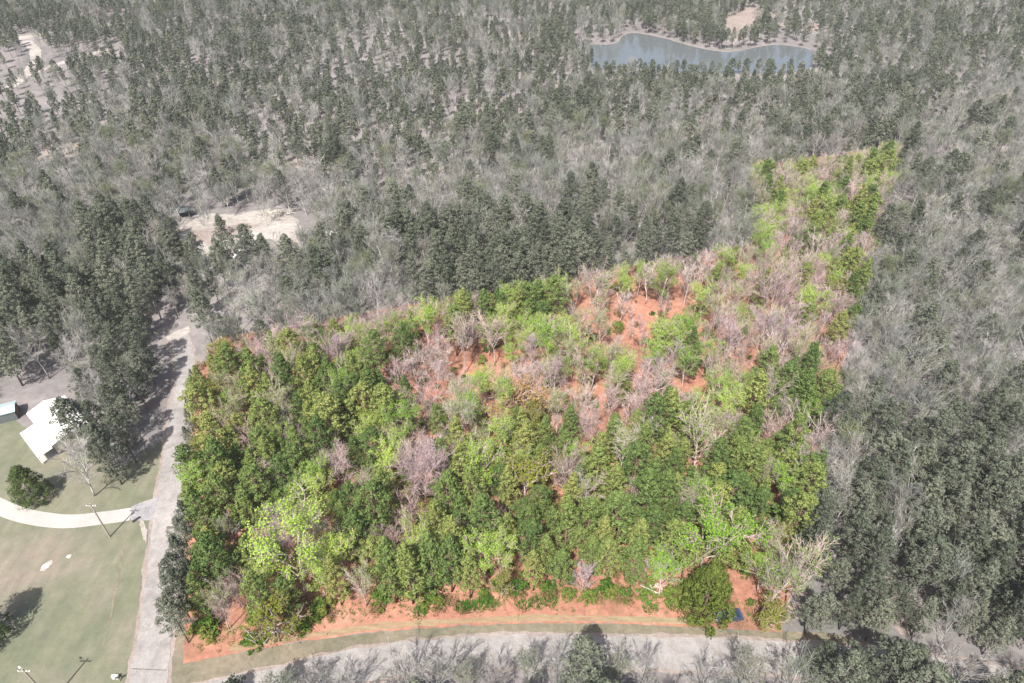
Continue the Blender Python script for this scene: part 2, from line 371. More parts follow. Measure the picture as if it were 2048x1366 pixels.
# clearings, tracks, dirt
CLEAR_PX = [(352, 452), (372, 432), (420, 428), (470, 428), (530, 420), (590, 436), (606, 462), (600, 500), (580, 520), (570, 500), (540, 478), (500, 480), (450, 505), (430, 520), (400, 505), (372, 490)]
sheet("clearing", G(CLEAR_PX), 0.03, M_SAND, step=1.5, jit=0.6, label="pale sandy clearing in the woods")
sheet("clearing_dirt", G([(372, 470), (405, 458), (450, 452), (500, 446), (520, 452), (470, 466), (440, 484), (405, 488)]), 0.06, M_DIRT, step=1.0, jit=0.9, label="patch of brown dirt inside the sandy clearing")
track1 = catmull(G([(-60, 92), (0, 82), (70, 72), (140, 60), (200, 52), (250, 44)]), 8)
ribbon("dirt_track", track1, (9.0, 12.0), 0.03, M_SAND, 1.2, 10, "pale dirt track below the far pine belt")
track2 = catmull(G([(20, 175), (45, 155), (66, 130), (72, 112), (66, 95), (50, 82)]), 8)
ribbon("dirt_track", track2, (5.0, 6.0), 0.05, M_SAND, 0.5, 11, "dirt track climbing between sparse pines")
track3 = catmull(G([(45, 155), (90, 138), (130, 124), (165, 114), (215, 100)]), 8)
ribbon("dirt_track", track3, (4.0, 5.0), 0.07, M_SAND, 0.6, 12, "dirt track branching towards the plantation")
sheet("far_field", G([(-60, 30), (-60, -12), (60, -14), (62, 6), (30, 12), (0, 14)]), 0.03, M_SAND, step=6, jit=1.5, label="pale open field beyond the far pine belt")
sheet("bare_slope", G([(1450, 30), (1500, 12), (1560, 28), (1600, 42), (1640, 48), (1640, 62), (1560, 52), (1500, 56), (1470, 90), (1455, 70)]), 0.03, M_DIRT, step=5, jit=1.5, label="pinkish bare slope above the pond")
for i, pl in enumerate(([(560, 330), (640, 300), (690, 330), (640, 345)], [(930, 228), (1000, 215), (1060, 232), (1010, 250), (950, 252)], [(1340, 262), (1400, 230), (1420, 262), (1380, 282)], [(20, 300), (90, 282), (170, 288), (150, 312), (60, 322)])):
    sheet("bare_ground", G(pl), 0.03, M_DIRT, step=3, jit=1.0, seed=20 + i, label="small patch of bare pinkish ground in the woods")
DIRT_PX = [(1560, 1212), (1640, 1198), (1735, 1200), (1748, 1160), (1762, 1148), (1778, 1160), (1790, 1200), (1815, 1235), (1830, 1262), (1800, 1268), (1770, 1240), (1740, 1232), (1660, 1232), (1600, 1240)]
sheet("dirt_clearing", G(DIRT_PX), 0.03, M_DIRT, step=0.8, jit=0.25, label="brown dirt track between the grey-green pines")
# pond with a pale shore
POND_PX = [(1147, 88), (1197, 90), (1232, 86), (1244, 73), (1262, 66), (1300, 71), (1340, 80), (1373, 90), (1426, 102), (1461, 104), (1496, 98), (1549, 90), (1607, 96), (1628, 108), (1626, 128), (1604, 144), (1500, 148), (1400, 146), (1300, 140), (1276, 137), (1190, 137), (1180, 118), (1150, 98)]
POND = catmull(G(POND_PX) + [at(*POND_PX[0])], 3)[:-1]
pc = (sum(p[0] for p in POND) / len(POND), sum(p[1] for p in POND) / len(POND))
def grow(poly, d):
    out = []; n = len(poly)
    for i in range(n):
        a, b2 = poly[i - 1], poly[(i + 1) % n]; dx, dy = b2[0] - a[0], b2[1] - a[1]; L = math.hypot(dx, dy) or 1
        c = poly[i]; nx, ny = dy / L, -dx / L
        if inside(poly, c[0] + nx * 0.5, c[1] + ny * 0.5): nx, ny = -nx, -ny
        out.append((c[0] + nx * d, c[1] + ny * d))
    return out
sheet("pond_shore", grow(POND, 0.8), 0.03, M_DIRT, step=3, jit=0.5, label="thin pale shore round the pond")
sheet("pond_water", POND, 0.10, M_WATER, step=3, jit=0.4, label="grey-blue still water of the pond")

# ------------------------------------------------------------------ tree prototypes
def unit(a): return a / (np.linalg.norm(a, axis=-1, keepdims=True) + 1e-9)
def rhombs(c, n, ln, wd, rng, along=None):
    """leaf-sized diamonds at c with normals n"""
    k = len(c); n = unit(n)
    r = rng.normal(size=(k, 3)) if along is None else along
    a = unit(np.cross(n, r)); b2 = np.cross(n, a)
    ln = np.broadcast_to(np.asarray(ln, float), (k,))[:, None] / 2; wd = np.broadcast_to(np.asarray(wd, float), (k,))[:, None] / 2
    return np.stack([c + b2 * ln, c + a * wd, c - b2 * ln, c - a * wd], axis=1)
def pine_proto(seed, st, H=15.0, RAD=2.5, base=0.34, clumps=78, per=30, size=0.52, shape=1.5):
    rng = np.random.default_rng(seed); tr, cr = MB(), MB()
    bend = rng.normal(scale=0.25, size=2)
    def axis(z): t = z / H; return np.array([bend[0] * t * t, bend[1] * t * t, z])
    zs = [0, 0.25 * H, 0.5 * H, 0.75 * H, 0.97 * H]
    tr.tube([axis(z) for z in zs], [0.20, 0.165, 0.13, 0.08, 0.03], 6)
    az = rng.uniform(0, 6.28)
    for i in range(clumps):
        t = (i + rng.uniform(0, 1)) / clumps; t = t ** 0.9
        z = H * (base + (1.0 - base) * t)
        prof = (0.62 + 0.38 * min(1, t / 0.28)) if t < 0.28 else max(0.05, 1 - ((t - 0.28) / 0.74) ** shape)
        az += 2.4 + rng.normal(scale=0.35)
        rr = RAD * prof * rng.uniform(0.35, 1.08) * (1 + 0.12 * math.sin(3 * az))
        c = axis(z) + np.array([math.cos(az) * rr, math.sin(az) * rr, rng.uniform(0.0, 0.5)])
        b0 = axis(max(0.5, z - 0.25 * rr - 0.15))
        if i % 2 == 0: tr.tube([b0, (b0 + c) / 2 + (0, 0, 0.1), c], [0.06, 0.045, 0.02], 3, cap=False)
        cs = rng.uniform(0.55, 0.95) * (0.75 + 0.25 * prof)
        d = unit(rng.normal(size=(per, 3)) + np.array([math.cos(az), math.sin(az), 0.5]) * 0.35)
        p = c + d * np.array([cs, cs, cs * 0.72]) * rng.uniform(0.55, 1.0, size=(per, 1))
        cr.quads(rhombs(p, d + rng.normal(scale=0.38, size=(per, 3)), rng.uniform(0.7, 1.25, per) * size, rng.uniform(0.28, 0.5, per) * size, rng))
    return tr, cr
def cedar_proto(seed, H=8.0, RAD=2.9, clumps=170, per=40, low=0.02):
    rng = np.random.default_rng(seed); tr, cr = MB(), MB()
    tr.tube([(0, 0, 0), (0.05, 0, H * 0.5), (0, 0.05, H * 0.93)], [0.2, 0.13, 0.03], 6)
    az = 0
    for i in range(clumps):
        t = ((i + rng.uniform()) / clumps) ** 0.85; z = H * (low + (0.97 - low) * t)
        prof = (0.8 + 0.2 * t / 0.25) if t < 0.25 else max(0.06, 1 - ((t - 0.25) / 0.77) ** 1.35)
        az += 2.4 + rng.normal(scale=0.3); rr = RAD * prof * (rng.uniform(0.75, 1.05) if i % 4 else rng.uniform(0.3, 0.7))
        c = np.array([math.cos(az) * rr, math.sin(az) * rr, max(0.35, z)])
        if i % 5 == 0: tr.tube([(0, 0, max(0.2, z - 0.3)), c], [0.05, 0.02], 3, cap=False)
        cs = rng.uniform(0.5, 0.85)
        d = unit(rng.normal(size=(per, 3)) + np.array([math.cos(az), math.sin(az), 0.4]) * 0.7)
        p = c + d * cs * rng.uniform(0.5, 1, size=(per, 1)); p[:, 2] = np.maximum(p[:, 2], 0.12)
        cr.quads(rhombs(p, d + rng.normal(scale=0.35, size=(per, 3)), rng.uniform(0.7, 1.2, per) * 0.32, rng.uniform(0.35, 0.6, per) * 0.32, rng))
    return tr, cr
def wood_proto(seed, H=14.0, spread=3.6, limbs=15, first=0.32, lean=(22, 48), subs=6, twigs=5, leaves=0, leaf=0.30, trunk_top=0.72, thick=1.0, tw=0.030, leafy_top=0.0):
    """hardwood: trunk and limbs in one mesh, fine twigs (and leaves, slot 1) in the other"""
    rng = np.random.default_rng(seed); tr, cr = MB(), MB()
    k = 6; P = [np.zeros(3)]; dirn = np.array([rng.normal(scale=0.04), rng.normal(scale=0.04), 1.0])
    for i in range(k):
        dirn = unit(dirn + rng.normal(scale=0.06, size=3) * (1, 1, 0.1)); P.append(P[-1] + dirn * (H * trunk_top / k))
    r0 = H * 0.0115 * thick; rad = [r0 * (1 - 0.72 * i / k) for i in range(k + 1)]
    tr.tube(P, rad, 6)
    az = rng.uniform(0, 6.28); LC, LN = [], []
    def along(t):
        s = t * k; i = min(k - 1, int(s)); return P[i] + (P[i + 1] - P[i]) * (s - i), rad[i] + (rad[i + 1] - rad[i]) * (s - i)
    for li in range(limbs):
        t = first + (1 - first) * (li + rng.uniform(0, 0.8)) / limbs; t = min(t, 1.0)
        p, pr = along(t); az += 2.4 + rng.normal(scale=0.4)
        tilt = math.radians(rng.uniform(*lean) * (1.15 - 0.45 * t))
        d = np.array([math.cos(az) * math.sin(tilt), math.sin(az) * math.sin(tilt), math.cos(tilt)])
        room = H * rng.uniform(0.9, 1.0) - p[2]
        L = min(spread * rng.uniform(0.75, 1.15) / max(0.2, math.sin(tilt)), room / max(0.3, d[2])) * (1.0 if t < 0.9 else 0.8)
        pts = [p]; dd = d.copy(); nseg = 4
        for j in range(nseg):
            dd = unit(dd + rng.normal(scale=0.11, size=3) + (0, 0, 0.07)); pts.append(pts[-1] + dd * L / nseg)
        lr = min(pr * 0.62, 0.016 * L + 0.03) * thick ** 0.5
        tr.tube(pts, [lr * (1 - 0.75 * j / nseg) for j in range(nseg + 1)], 4, cap=False)
        for si in range(subs):
            u = 0.28 + 0.72 * (si + rng.uniform()) / subs; s = min(u, 0.999) * nseg; j = int(s)
            q = pts[j] + (pts[j + 1] - pts[j]) * (s - j)
            sd = unit(unit(pts[j + 1] - pts[j]) + rng.normal(scale=0.48, size=3) + (0, 0, 0.12)); sl = L * rng.uniform(0.22, 0.42) * (1.15 - 0.5 * u)
            mid = q + sd * sl * 0.5 + rng.normal(scale=0.08, size=3); end = q + unit(sd + (0, 0, 0.15)) * sl
            cr.tube([q, mid, end], [lr * 0.42 * (1 - 0.4 * u) + 0.012, 0.03 + 0.006, tw * 0.8], 3, cap=False)
            for ti in range(twigs):
                w = rng.uniform(0.2, 1.0); b0 = q + (end - q) * w
                td = unit(sd + rng.normal(scale=0.6, size=3) + (0, 0, 0.2)); tl = rng.uniform(0.5, 1.25) * (0.6 + 0.05 * H)
                e = b0 + td * tl
                cr.tube([b0, e], [tw, tw * 0.45], 3, cap=False)
                if leaves and e[2] > leafy_top * H:
                    m = rng.poisson(leaves)
                    if m:
                        LC.append(b0 + (e - b0) * rng.uniform(0.35, 1.1, size=(m, 1)) + rng.normal(scale=0.22, size=(m, 3)))
                        LN.append(rng.normal(scale=0.6, size=(m, 3)) + unit(e - np.array([0, 0, H * 0.6])) * 0.8 + (0, 0, 0.3))
    if LC:
        c = np.concatenate(LC); n = np.concatenate(LN); m = len(c)
        cr.quads(rhombs(c, n, rng.uniform(0.7, 1.3, m) * leaf, rng.uniform(0.5, 0.8, m) * leaf, rng), 1)
    return tr, cr
def shrub_proto(seed, H=1.8, RAD=1.3, clumps=26, per=26, size=0.28):
    rng = np.random.default_rng(seed); tr, cr = MB(), MB()
    for i in range(7):
        a = rng.uniform(0, 6.28); e = np.array([math.cos(a) * RAD * 0.6, math.sin(a) * RAD * 0.6, H * rng.uniform(0.6, 0.95)])
        tr.tube([(0, 0, 0), e * 0.5 + (0, 0, 0.15), e], [0.035, 0.025, 0.01], 3, cap=False)
    for i in range(clumps):
        a = rng.uniform(0, 6.28); t = rng.uniform() ** 0.8; rr = RAD * math.sqrt(rng.uniform()) * (1 - 0.55 * t)
        c = np.array([math.cos(a) * rr, math.sin(a) * rr, 0.2 + (H - 0.35) * t]); d = unit(rng.normal(size=(per, 3)) + (0, 0, 0.4))
        p = c + d * 0.36 * rng.uniform(0.5, 1, size=(per, 1)); p[:, 2] = np.maximum(p[:, 2], 0.08)
        cr.quads(rhombs(p, d + rng.normal(scale=0.4, size=(per, 3)), rng.uniform(0.7, 1.3, per) * size, rng.uniform(0.4, 0.7, per) * size, rng))
    return tr, cr

# kind -> list of (H, trunk MB, crown MB)
PR = {}
PR['pine'] = [(15.0,) + pine_proto(11 + i, '', 15.0, r_, b_, n_, 30, 0.5, s_) for i, (r_, b_, n_, s_) in enumerate(
    ((3.0, 0.22, 110, 1.8), (2.6, 0.30, 92, 2.2), (3.4, 0.34, 112, 2.5), (2.8, 0.20, 112, 1.5), (3.2, 0.40, 92, 2.8), (2.5, 0.16, 104, 2.0)))]
PR['farpine'] = [(10.0,) + pine_proto(31 + i, '', 10.0, r_, b_, n_, 15, 0.75, s_) for i, (r_, b_, n_, s_) in enumerate(
    ((1.7, 0.34, 42, 1.8), (1.5, 0.40, 36, 2.2), (1.9, 0.46, 38, 2.5), (1.65, 0.28, 44, 1.6)))]
PR['bare'] = [(14.0,) + wood_proto(51 + i, 14.0, sp, nl, fi, ln, 6, 8, thick=th * 0.85, tw=0.024) for i, (sp, nl, fi, ln, th) in enumerate(
    ((3.4, 15, 0.32, (22, 48), 1.0), (2.6, 14, 0.40, (18, 40), 0.9), (4.2, 16, 0.25, (28, 58), 1.25), (3.0, 17, 0.22, (16, 42), 0.95), (3.8, 13, 0.45, (25, 55), 1.1)))]
PR['bare'].append((14.0,) + wood_proto(58, 14.0, 3.6, 24, 0.24, (20, 55), 9, 10, thick=0.75, tw=0.022))
PR['fan'] = [(10.0,) + wood_proto(71 + i, 10.0, sp, 17, 0.06, ln, 7, 8, trunk_top=0.35, thick=0.8, tw=0.022) for i, (sp, ln) in enumerate(
    ((3.6, (10, 46)), (4.0, (14, 52)), (3.0, (8, 38))))]
PR['bud'] = [(14.0,) + wood_proto(91 + i, 14.0, sp, nl, fi, ln, 6, 5, leaves=3.0, leaf=0.20, leafy_top=lt) for i, (sp, nl, fi, ln, lt) in enumerate(
    ((3.0, 15, 0.32, (20, 45), 0.3), (2.4, 14, 0.36, (16, 38), 0.4), (3.6, 15, 0.28, (24, 52), 0.3), (2.8, 16, 0.3, (18, 44), 0.5)))]
PR['lime'] = [(14.0,) + wood_proto(111 + i, 14.0, sp, nl, fi, ln, 6, 5, leaves=9.0, leaf=0.23) for i, (sp, nl, fi, ln) in enumerate(
    ((3.0, 15, 0.26, (20, 46)), (2.2, 14, 0.24, (14, 34)), (3.6, 16, 0.30, (24, 54)), (2.7, 15, 0.34, (18, 44))))]
PR['tan'] = [(8.0,) + wood_proto(131 + i, 8.0, sp, 13, 0.2, (22, 55), 5, 5, leaves=3.2, leaf=0.30) for i, sp in enumerate((2.4, 2.9, 2.0))]
PR['olive'] = [(9.0,) + wood_proto(141 + i, 9.0, sp, 14, 0.2, (22, 55), 5, 5, leaves=5.0, leaf=0.32) for i, sp in enumerate((2.4, 2.9))]
PR['sapling'] = [(7.0,) + wood_proto(151 + i, 7.0, sp, 9, 0.3, (20, 45), 3, 3, trunk_top=0.85, thick=0.7) for i, sp in enumerate((0.9, 1.2, 0.7))]
PR['cedar'] = [(8.0,) + cedar_proto(161), (8.0,) + cedar_proto(162, 8.0, 2.3, 110)]
PR['brush'] = [(1.6,) + shrub_proto(181 + i, 1.6, r_, 16, 16, 0.24) for i, r_ in enumerate((1.2, 1.5))]
PR['shrub'] = [(1.8,) + shrub_proto(171 + i, h_, r_) for i, (h_, r_) in enumerate(((1.8, 1.3), (1.4, 1.5), (2.4, 1.2)))]
TRI = sum(sum(len(q) - 2 for q in t.f) + sum(len(q) - 2 for q in c.f) for v in PR.values() for _h, t, c in v)
print("prototype triangles", TRI)

LEAF = {'pine': 'pine', 'farpine': 'pine', 'bud': 'bud', 'lime': 'lime', 'tan': 'tan', 'olive': 'olive', 'cedar': 'cedar', 'shrub': 'shrub', 'brush': 'brush'}
def bark(kind, st):
    if kind in ('pine', 'farpine', 'cedar', 'shrub', 'brush'): return "bark_pine_" + st
    return "bark_pale_" + st
_cache = {}
def part_meshes(kind, v, st):
    key = (kind, v, st)
    if key not in _cache:
        H, tr, cr = PR[kind][v]
        lf = LEAF.get(kind); lm = None
        if lf: lm = lf + "_" + st if (lf + "_" + st) in MATS else lf + "_vivid"
        bk = bark(kind, st)
        tk = 'twig_' + st
        cm = [lm] if kind in ('pine', 'farpine', 'cedar', 'shrub', 'brush') else ([tk, lm] if lm else [tk])
        _cache[key] = (tr.mesh("trunk", [bk], True), cr.mesh("crown", cm))
    return _cache[key]
NAME = {'pine': ('pine_tree', 'pine tree'), 'farpine': ('pine_tree', 'pine tree'), 'bare': ('bare_tree', 'bare tree'), 'fan': ('bare_tree', 'bare tree'), 'bud': ('budding_tree', 'budding tree'),
        'lime': ('leafy_tree', 'leafy tree'), 'tan': ('tan_tree', 'tan tree'), 'olive': ('olive_tree_crown', 'olive tree'), 'sapling': ('sapling', 'sapling'), 'cedar': ('cedar', 'cedar'), 'shrub': ('shrub', 'shrub')}
NAME['brush'] = ('shrub', 'shrub'); NAME['olive'] = ('yellowish_tree', 'tree')
def make_tree(kind, v, st, x, y, rz, H, label, group, wide=1.0):
    """one tree: an Empty at its foot with trunk and crown"""
    name, cat = NAME[kind]
    r = bpy.data.objects.new(name, None); COL.objects.link(r); r.empty_display_size = 0.3
    s = H / PR[kind][v][0]; r.location = (x, y, 0.0); r.rotation_euler = (0, 0, rz); r.scale = (s * wide, s * wide, s)
    tm, cm = part_meshes(kind, v, st)
    for nm, me_ in (("stems" if kind in ('shrub', 'brush') else "trunk", tm), ("foliage" if kind in ('shrub', 'brush') else "crown", cm)):
        c = bpy.data.objects.new(nm, me_); COL.objects.link(c); c.parent = r
    r["label"] = label; r["category"] = cat
    if group: r["group"] = group
    return r

# ------------------------------------------------------------------ where the trees stand
# composition of the woods, 64-pixel cells of the photograph (looked up at a tree's mid height)
OUT = ["QQQQqqqqqqqqqqqqqqqqqQQQpppqqqqq",
       "ssssqqqqqqqppppqqqqqQQQQQqqqqqqq",
       "ssqqqqqqqqqqqqqqqqQQQQQQQqqqqqqB",
       "ppQQQQQQqqqqqqpppqqqqpppQQQQQQMB",
       "pppBBBBpppqqqqMMMMBBBpBMMMMQBBBB",
       "BBBBBMMMMBBBBBBBBBBBBBBBBBBBMMMM",
       "BBBBBB....MMMBBBBMMMMMMMMMMMMMMM",
       "BBBDDD.MM.MMMDDDDDDDDDBMMMMMMBBM",
       "DDDDMMMMMMMBBDDDDDDDBBBBBBBBBBBB",
       "DDDDDMMBBBBBBBBMMMMMMMMBBBBBBBBB",
       "DDDDDDMMMMBBBBMMMMMMMMBBBBBBBBBB",
       "DDMDDDDDMMMMMMMMMMMMMMBBBBBBBBBB",
       "MMDDDDDDMMMMMMMMMMMMMMMMMMBBBBBM",
       "MMMDDDDDMMMMMMMMMMMMMMMMMMMMDMDD",
       "MMMMDDDDDMMMMMMMMMMMMMMMMMMDDDDD",
       "MMMMMDDDDDDDDDDDDDDDDDDDDMMMDDDD",
       "MMMMDDDDDDDDDDDDDDDDDDDDDDDDDDDD",
       "MMMMDDDDDDDDDDDDDDDDDDDDDDDDDDDD",
       "MMMMDDDDDDDDDDDDDDDDDDDDDDDDDDDD",
       "MMMMDDDDDDDDDDDDDDDDDDDDDDDDDDDD",
       "MMMMDDDDMMMMMMDMMMDMMMBBMDDDDDDD",
       "MMMMDDDDMMMMMDMMMDMMBBBBMDDDDDDD"]
INN = ["666666666666666666666666",   # y 256
       "666666666666666666666666",
       "666666666666666666565666",
       "444444444444444444666666",
       "222222222211144334433666",
       "333333335212337773533316",
       "838322353345577553433444",
       "122421133773445575533358",
       "122512133558333374411133",
       "121222244551221115411333",
       "121122232352221111111111",
       "311212522321221111151111",
       "111512223111111111511111",
       "111551221111111111541111",
       "224222111111111333944444",
       "888211111111111113944444",
       "888222222222222222222222"]
MIX = {  # spacing, [(kind, weight)]
 'Q': (3.6, [('farpine', 88), ('bare', 8), ('bud', 4)]), 'q': (4.1, [('farpine', 88), ('bare', 9), ('bud', 3)]), 'p': (5.3, [('farpine', 90), ('bare', 10)]), 's': (9.5, [('farpine', 90), ('bare', 10)]),
 'B': (3.9, [('bare', 50), ('bud', 30), ('pine', 12), ('lime', 8)]), 'M': (4.1, [('bare', 30), ('bud', 30), ('pine', 34), ('lime', 6)]), 'D': (3.7, [('pine', 84), ('bare', 9), ('bud', 7)]),
 '1': (2.85, [('pine', 80), ('bud', 7), ('lime', 6), ('bare', 2), ('olive', 5)]), '2': (3.0, [('pine', 60), ('lime', 12), ('bud', 14), ('bare', 5), ('olive', 9)]), '3': (3.5, [('bare', 34), ('fan', 12), ('bud', 24), ('lime', 14), ('pine', 10), ('tan', 6)]),
 '4': (3.4, [('bare', 26), ('bud', 30), ('lime', 30), ('fan', 6), ('pine', 8)]), '5': (3.6, [('lime', 50), ('bud', 22), ('bare', 18), ('pine', 10)]), '6': (2.9, [('bud', 25), ('lime', 22), ('bare', 17), ('pine', 33), ('olive', 3)]),
 '7': (5.0, [('sapling', 70), ('bare', 22), ('bud', 8)]), '8': (3.6, [('tan', 30), ('bare', 30), ('bud', 18), ('olive', 12), ('fan', 10)]), '9': (4.0, [('sapling', 60), ('bare', 40)])}
OPEN_PX = [  # no trees stand here (pixel outlines on the ground)
 [(-330, 1600), (-330, 850), (0, 848), (60, 905), (150, 912), (190, 985), (235, 985), (300, 915), (328, 880), (345, 895), (362, 985), (378, 1030), (366, 1066), (330, 1075), (350, 1130), (338, 1290), (365, 1335), (420, 1345), (340, 1600)],
 [(-60, 845), (-30, 770), (40, 780), (130, 775), (150, 800), (240, 850), (180, 920), (80, 915), (-60, 905)],   # house and shed
 CLEAR_PX, [(345, 460), (600, 460), (615, 530), (560, 545), (520, 520), (470, 535), (420, 545), (360, 510)], [(600, 505), (560, 480), (600, 460), (690, 470), (680, 500)],
 [(1245, 850), (1240, 760), (1215, 690), (1130, 690), (1120, 640), (1180, 625), (1290, 615), (1300, 640), (1290, 720), (1290, 850)],
 [(885, 715), (960, 712), (965, 765), (900, 765)], [(930, 830), (1010, 828), (1000, 868), (940, 868)],
 [(1440, 1150), (1495, 1150), (1500, 1210), (1530, 1245), (1450, 1290), (1440, 1200)],
 [(1175, 136), (1640, 140), (1640, 170), (1400, 172), (1175, 162)], DIRT_PX, [(1350, 1170), (1450, 1170), (1450, 1260), (1350, 1260)],
 [(300, 700), (335, 640), (390, 640), (390, 668), (380, 700), (372, 760), (362, 900), (324, 900), (345, 800), (345, 730)],
 [(1440, 95), (1450, 40), (1500, 15), (1530, 40), (1480, 95)],
]
OPEN = [G(p) for p in OPEN_PX] + [grow(POND, 1.6)]
def near_line(line, x, y, d):
    for i in range(len(line) - 1):
        ax, ay = line[i]; bx, by = line[i + 1]; dx, dy = bx - ax, by - ay; L2 = dx * dx + dy * dy or 1e-9
        t = max(0, min(1, ((x - ax) * dx + (y - ay) * dy) / L2))
        if (x - ax - t * dx) ** 2 + (y - ay - t * dy) ** 2 < d * d: return True
    return False
front_out = G([(300, 1340)] + [(x, y) for x, y in front] + [(1640, 1266)])
TREES = []        # (kind, variant, set, x, y, rz, H, wide, zone)
cells = {}
def free(x, y, s):
    ci, cj = int(x // 5), int(y // 5)
    for a in range(ci - 2, ci + 3):
        for b_ in range(cj - 2, cj + 3):
            for (qx, qy, qs) in cells.get((a, b_), ()):
                m = (s + qs) * 0.5
                if (qx - x) ** 2 + (qy - y) ** 2 < m * m: return False
    return True
def occupy(x, y, s): cells.setdefault((int(x // 5), int(y // 5)), []).append((x, y, s))
def put(kind, st, x, y, H, zone, wide=1.0, sp=3.0, v=None, label=None, group=None):
    v = R.randrange(min(5, len(PR[kind])) if kind == 'bare' else len(PR[kind])) if v is None else v
    occupy(x, y, sp); TREES.append([kind, v, st, x, y, R.uniform(0, 6.283), H, wide, zone, label, group])

def cellmix(px, py, vivid):
    if vivid:
        c = min(23, max(0, int((px - 320) // 64))); r_ = min(16, max(0, int((py - 256) // 64))); return INN[r_][c]
    c = min(31, max(0, int(px // 64))); r_ = min(21, max(0, int(py // 64))); return OUT[r_][c]
# -- landmark trees, foot and top read off the photograph: (kind, foot px, top py, variant, label, wide)
LAND = [
 ('lime', (612, 1192), 1030, 0, "tall lime-green tree with pale branching trunk rising out of the pines by the side road", 1.0),
 ('lime', (655, 1036), 955, 1, "narrow lime-green tree among the dark pines behind the tallest lime tree", 1.0),
 ('lime', (1402, 1142), 1000, 2, "broad bright lime-green tree standing right behind the dense round cedar", 1.1),
 ('lime', (1388, 1050), 962, 1, "slim bright lime-green tree between the broad lime tree and the pines", 1.0),
 ('bud', (1238, 948), 855, 0, "airy yellow-green tree with white trunk standing amid the pine stand", 1.2),
 ('bud', (1385, 958), 830, 2, "tall airy green tree with forked pale trunk above the slim lime tree", 1.0),
 ('lime', (968, 1005), 890, 1, "bright lime-green tree beside the large pinkish bare tree", 1.0),
 ('lime', (1002, 930), 832, 1, "slim lime-green tree next to the dark pine clump", 0.9),
 ('lime', (1098, 758), 640, 3, "lime-green tree with straight white trunk on the red clay", 0.9),
 ('lime', (857, 700), 602, 3, "lime-green tree with white trunk beyond the pale bare fan tree", 1.0),
 ('lime', (1182, 782), 690, 0, "leaning lime-green tree beside the open red clay strip", 0.9),
 ('lime', (1316, 742), 645, 1, "lime-green tree on the far side of the open red clay strip", 1.1),
 ('lime', (1400, 652), 568, 2, "round bright green tree behind the open red clay patch", 1.0),
 ('lime', (1362, 782), 700, 3, "lime-green tree next to the pinkish fan-shaped tree", 1.0),
 ('lime', (1610, 752), 695, 2, "small vivid green tree among pale bare trees", 1.0),
 ('lime', (1650, 470), 395, 2, "vivid green spreading tree in the far narrow corner of the plot", 1.3),
 ('lime', (1560, 450), 380, 0, "bluish green tree in the far narrow corner of the plot", 1.0),
 ('bare', (606, 728), 628, 2, "large white bare tree with spreading branches at the back of the plot", 1.1),
 ('fan', (872, 758), 690, 1, "pale fan-shaped bare tree beside the bare clay patch", 1.2),
 ('bare', (930, 748), 632, 1, "tall white bare tree rising from the bare clay patch", 0.9),
 ('bud', (1196, 660), 545, 0, "tall pale tree with sparse green buds over the open red clay", 1.0),
 ('bare', (1240, 645), 585, 2, "dead grey tree with drooping branches over the open red clay", 1.0),
 ('fan', (1288, 838), 745, 0, "pinkish fan-shaped bare tree at the foot of the red clay strip", 1.1),
 ('bare', (1218, 858), 775, 3, "upright purplish bare tree beside the red clay strip", 0.8),
 ('fan', (1532, 905), 832, 0, "pinkish fan-shaped bare tree between dark pines", 1.0),
 ('fan', (1602, 932), 845, 1, "wide pinkish fan-shaped bare tree near the edge of the vivid stand", 1.0),
 ('bare', (850, 1018), 885, 5, "large pinkish bare tree with dense twigs in the middle of the pine stand", 0.95),
 ('fan', (820, 1082), 1010, 2, "small white bare tree beside the pine wall", 0.9),
 ('fan', (1132, 990), 905, 2, "reddish tan fan-shaped tree against the pine stand", 0.9),
 ('fan', (1532, 655), 538, 1, "tall pale fan-shaped bare tree in the back of the plot", 0.8),
 ('bare', (1440, 740), 640, 3, "white bare tree in the pale cluster", 0.9), ('bare', (1480, 735), 640, 0, "white-stemmed bare tree in the pale cluster", 0.9),
 ('bare', (1520, 720), 625, 4, "tan spreading bare tree in the pale cluster", 1.0), ('fan', (1545, 760), 690, 1, "low wide bare tree below the pale cluster", 1.1),
 ('bare', (700, 1000), 900, 1, "white bare tree with forked trunk in the dark gap of the pines", 0.9),
 ('bud', (1518, 1228), 1108, 1, "thin pale tree with sparse green buds near the parked car", 0.9), ('bud', (1570, 1215), 1095, 3, "thin budding tree near the grey dirt track", 0.9),
 ('bare', (468, 1268), 1190, 1, "thin bare leaning tree on the clay at the road corner", 0.7), ('bud', (458, 1258), 1165, 1, "thin green-budded tree on the clay at the road corner", 0.7),
 ('tan', (1040, 845), 775, 1, "orange-tan leafy tree at the end of the bare clay patch", 1.3), ('tan', (1000, 880), 815, 0, "orange-tan leafy tree under the lime tree", 1.1),
 ('olive', (1045, 1015), 925, 1, "yellow-green rounded tree on top of the pine wall", 1.2),
 ('olive', (450, 735), 685, 0, "golden yellow tree in the notched corner by the side road", 1.2),
 ('tan', (1650, 775), 735, 2, "tan leafy tree at the edge of the vivid stand", 1.2), ('olive', (1648, 620), 560, 1, "olive rounded tree among pale bare trees at the back", 1.2),
 ('cedar', (1404, 1230), 1132, 0, "dense round dark green cedar on the clay bank beside the parked car", 0.86),
 ('olive', (1530, 1262), 1215, 1, "low yellow-green tree at the front corner beyond the car", 1.2),
 ('olive', (560, 1282), 1215, 0, "low bright yellow-green tree on the edge of the clay bank", 1.3),
]
def height_for(foot, top_y):
    X, Y = at(*foot); lo, hi = 0.5, 35.0
    for _ in range(40):
        mid = (lo + hi) / 2
        if proj(X, Y, mid)[1] > top_y: lo = mid
        else: hi = mid
    return X, Y, lo
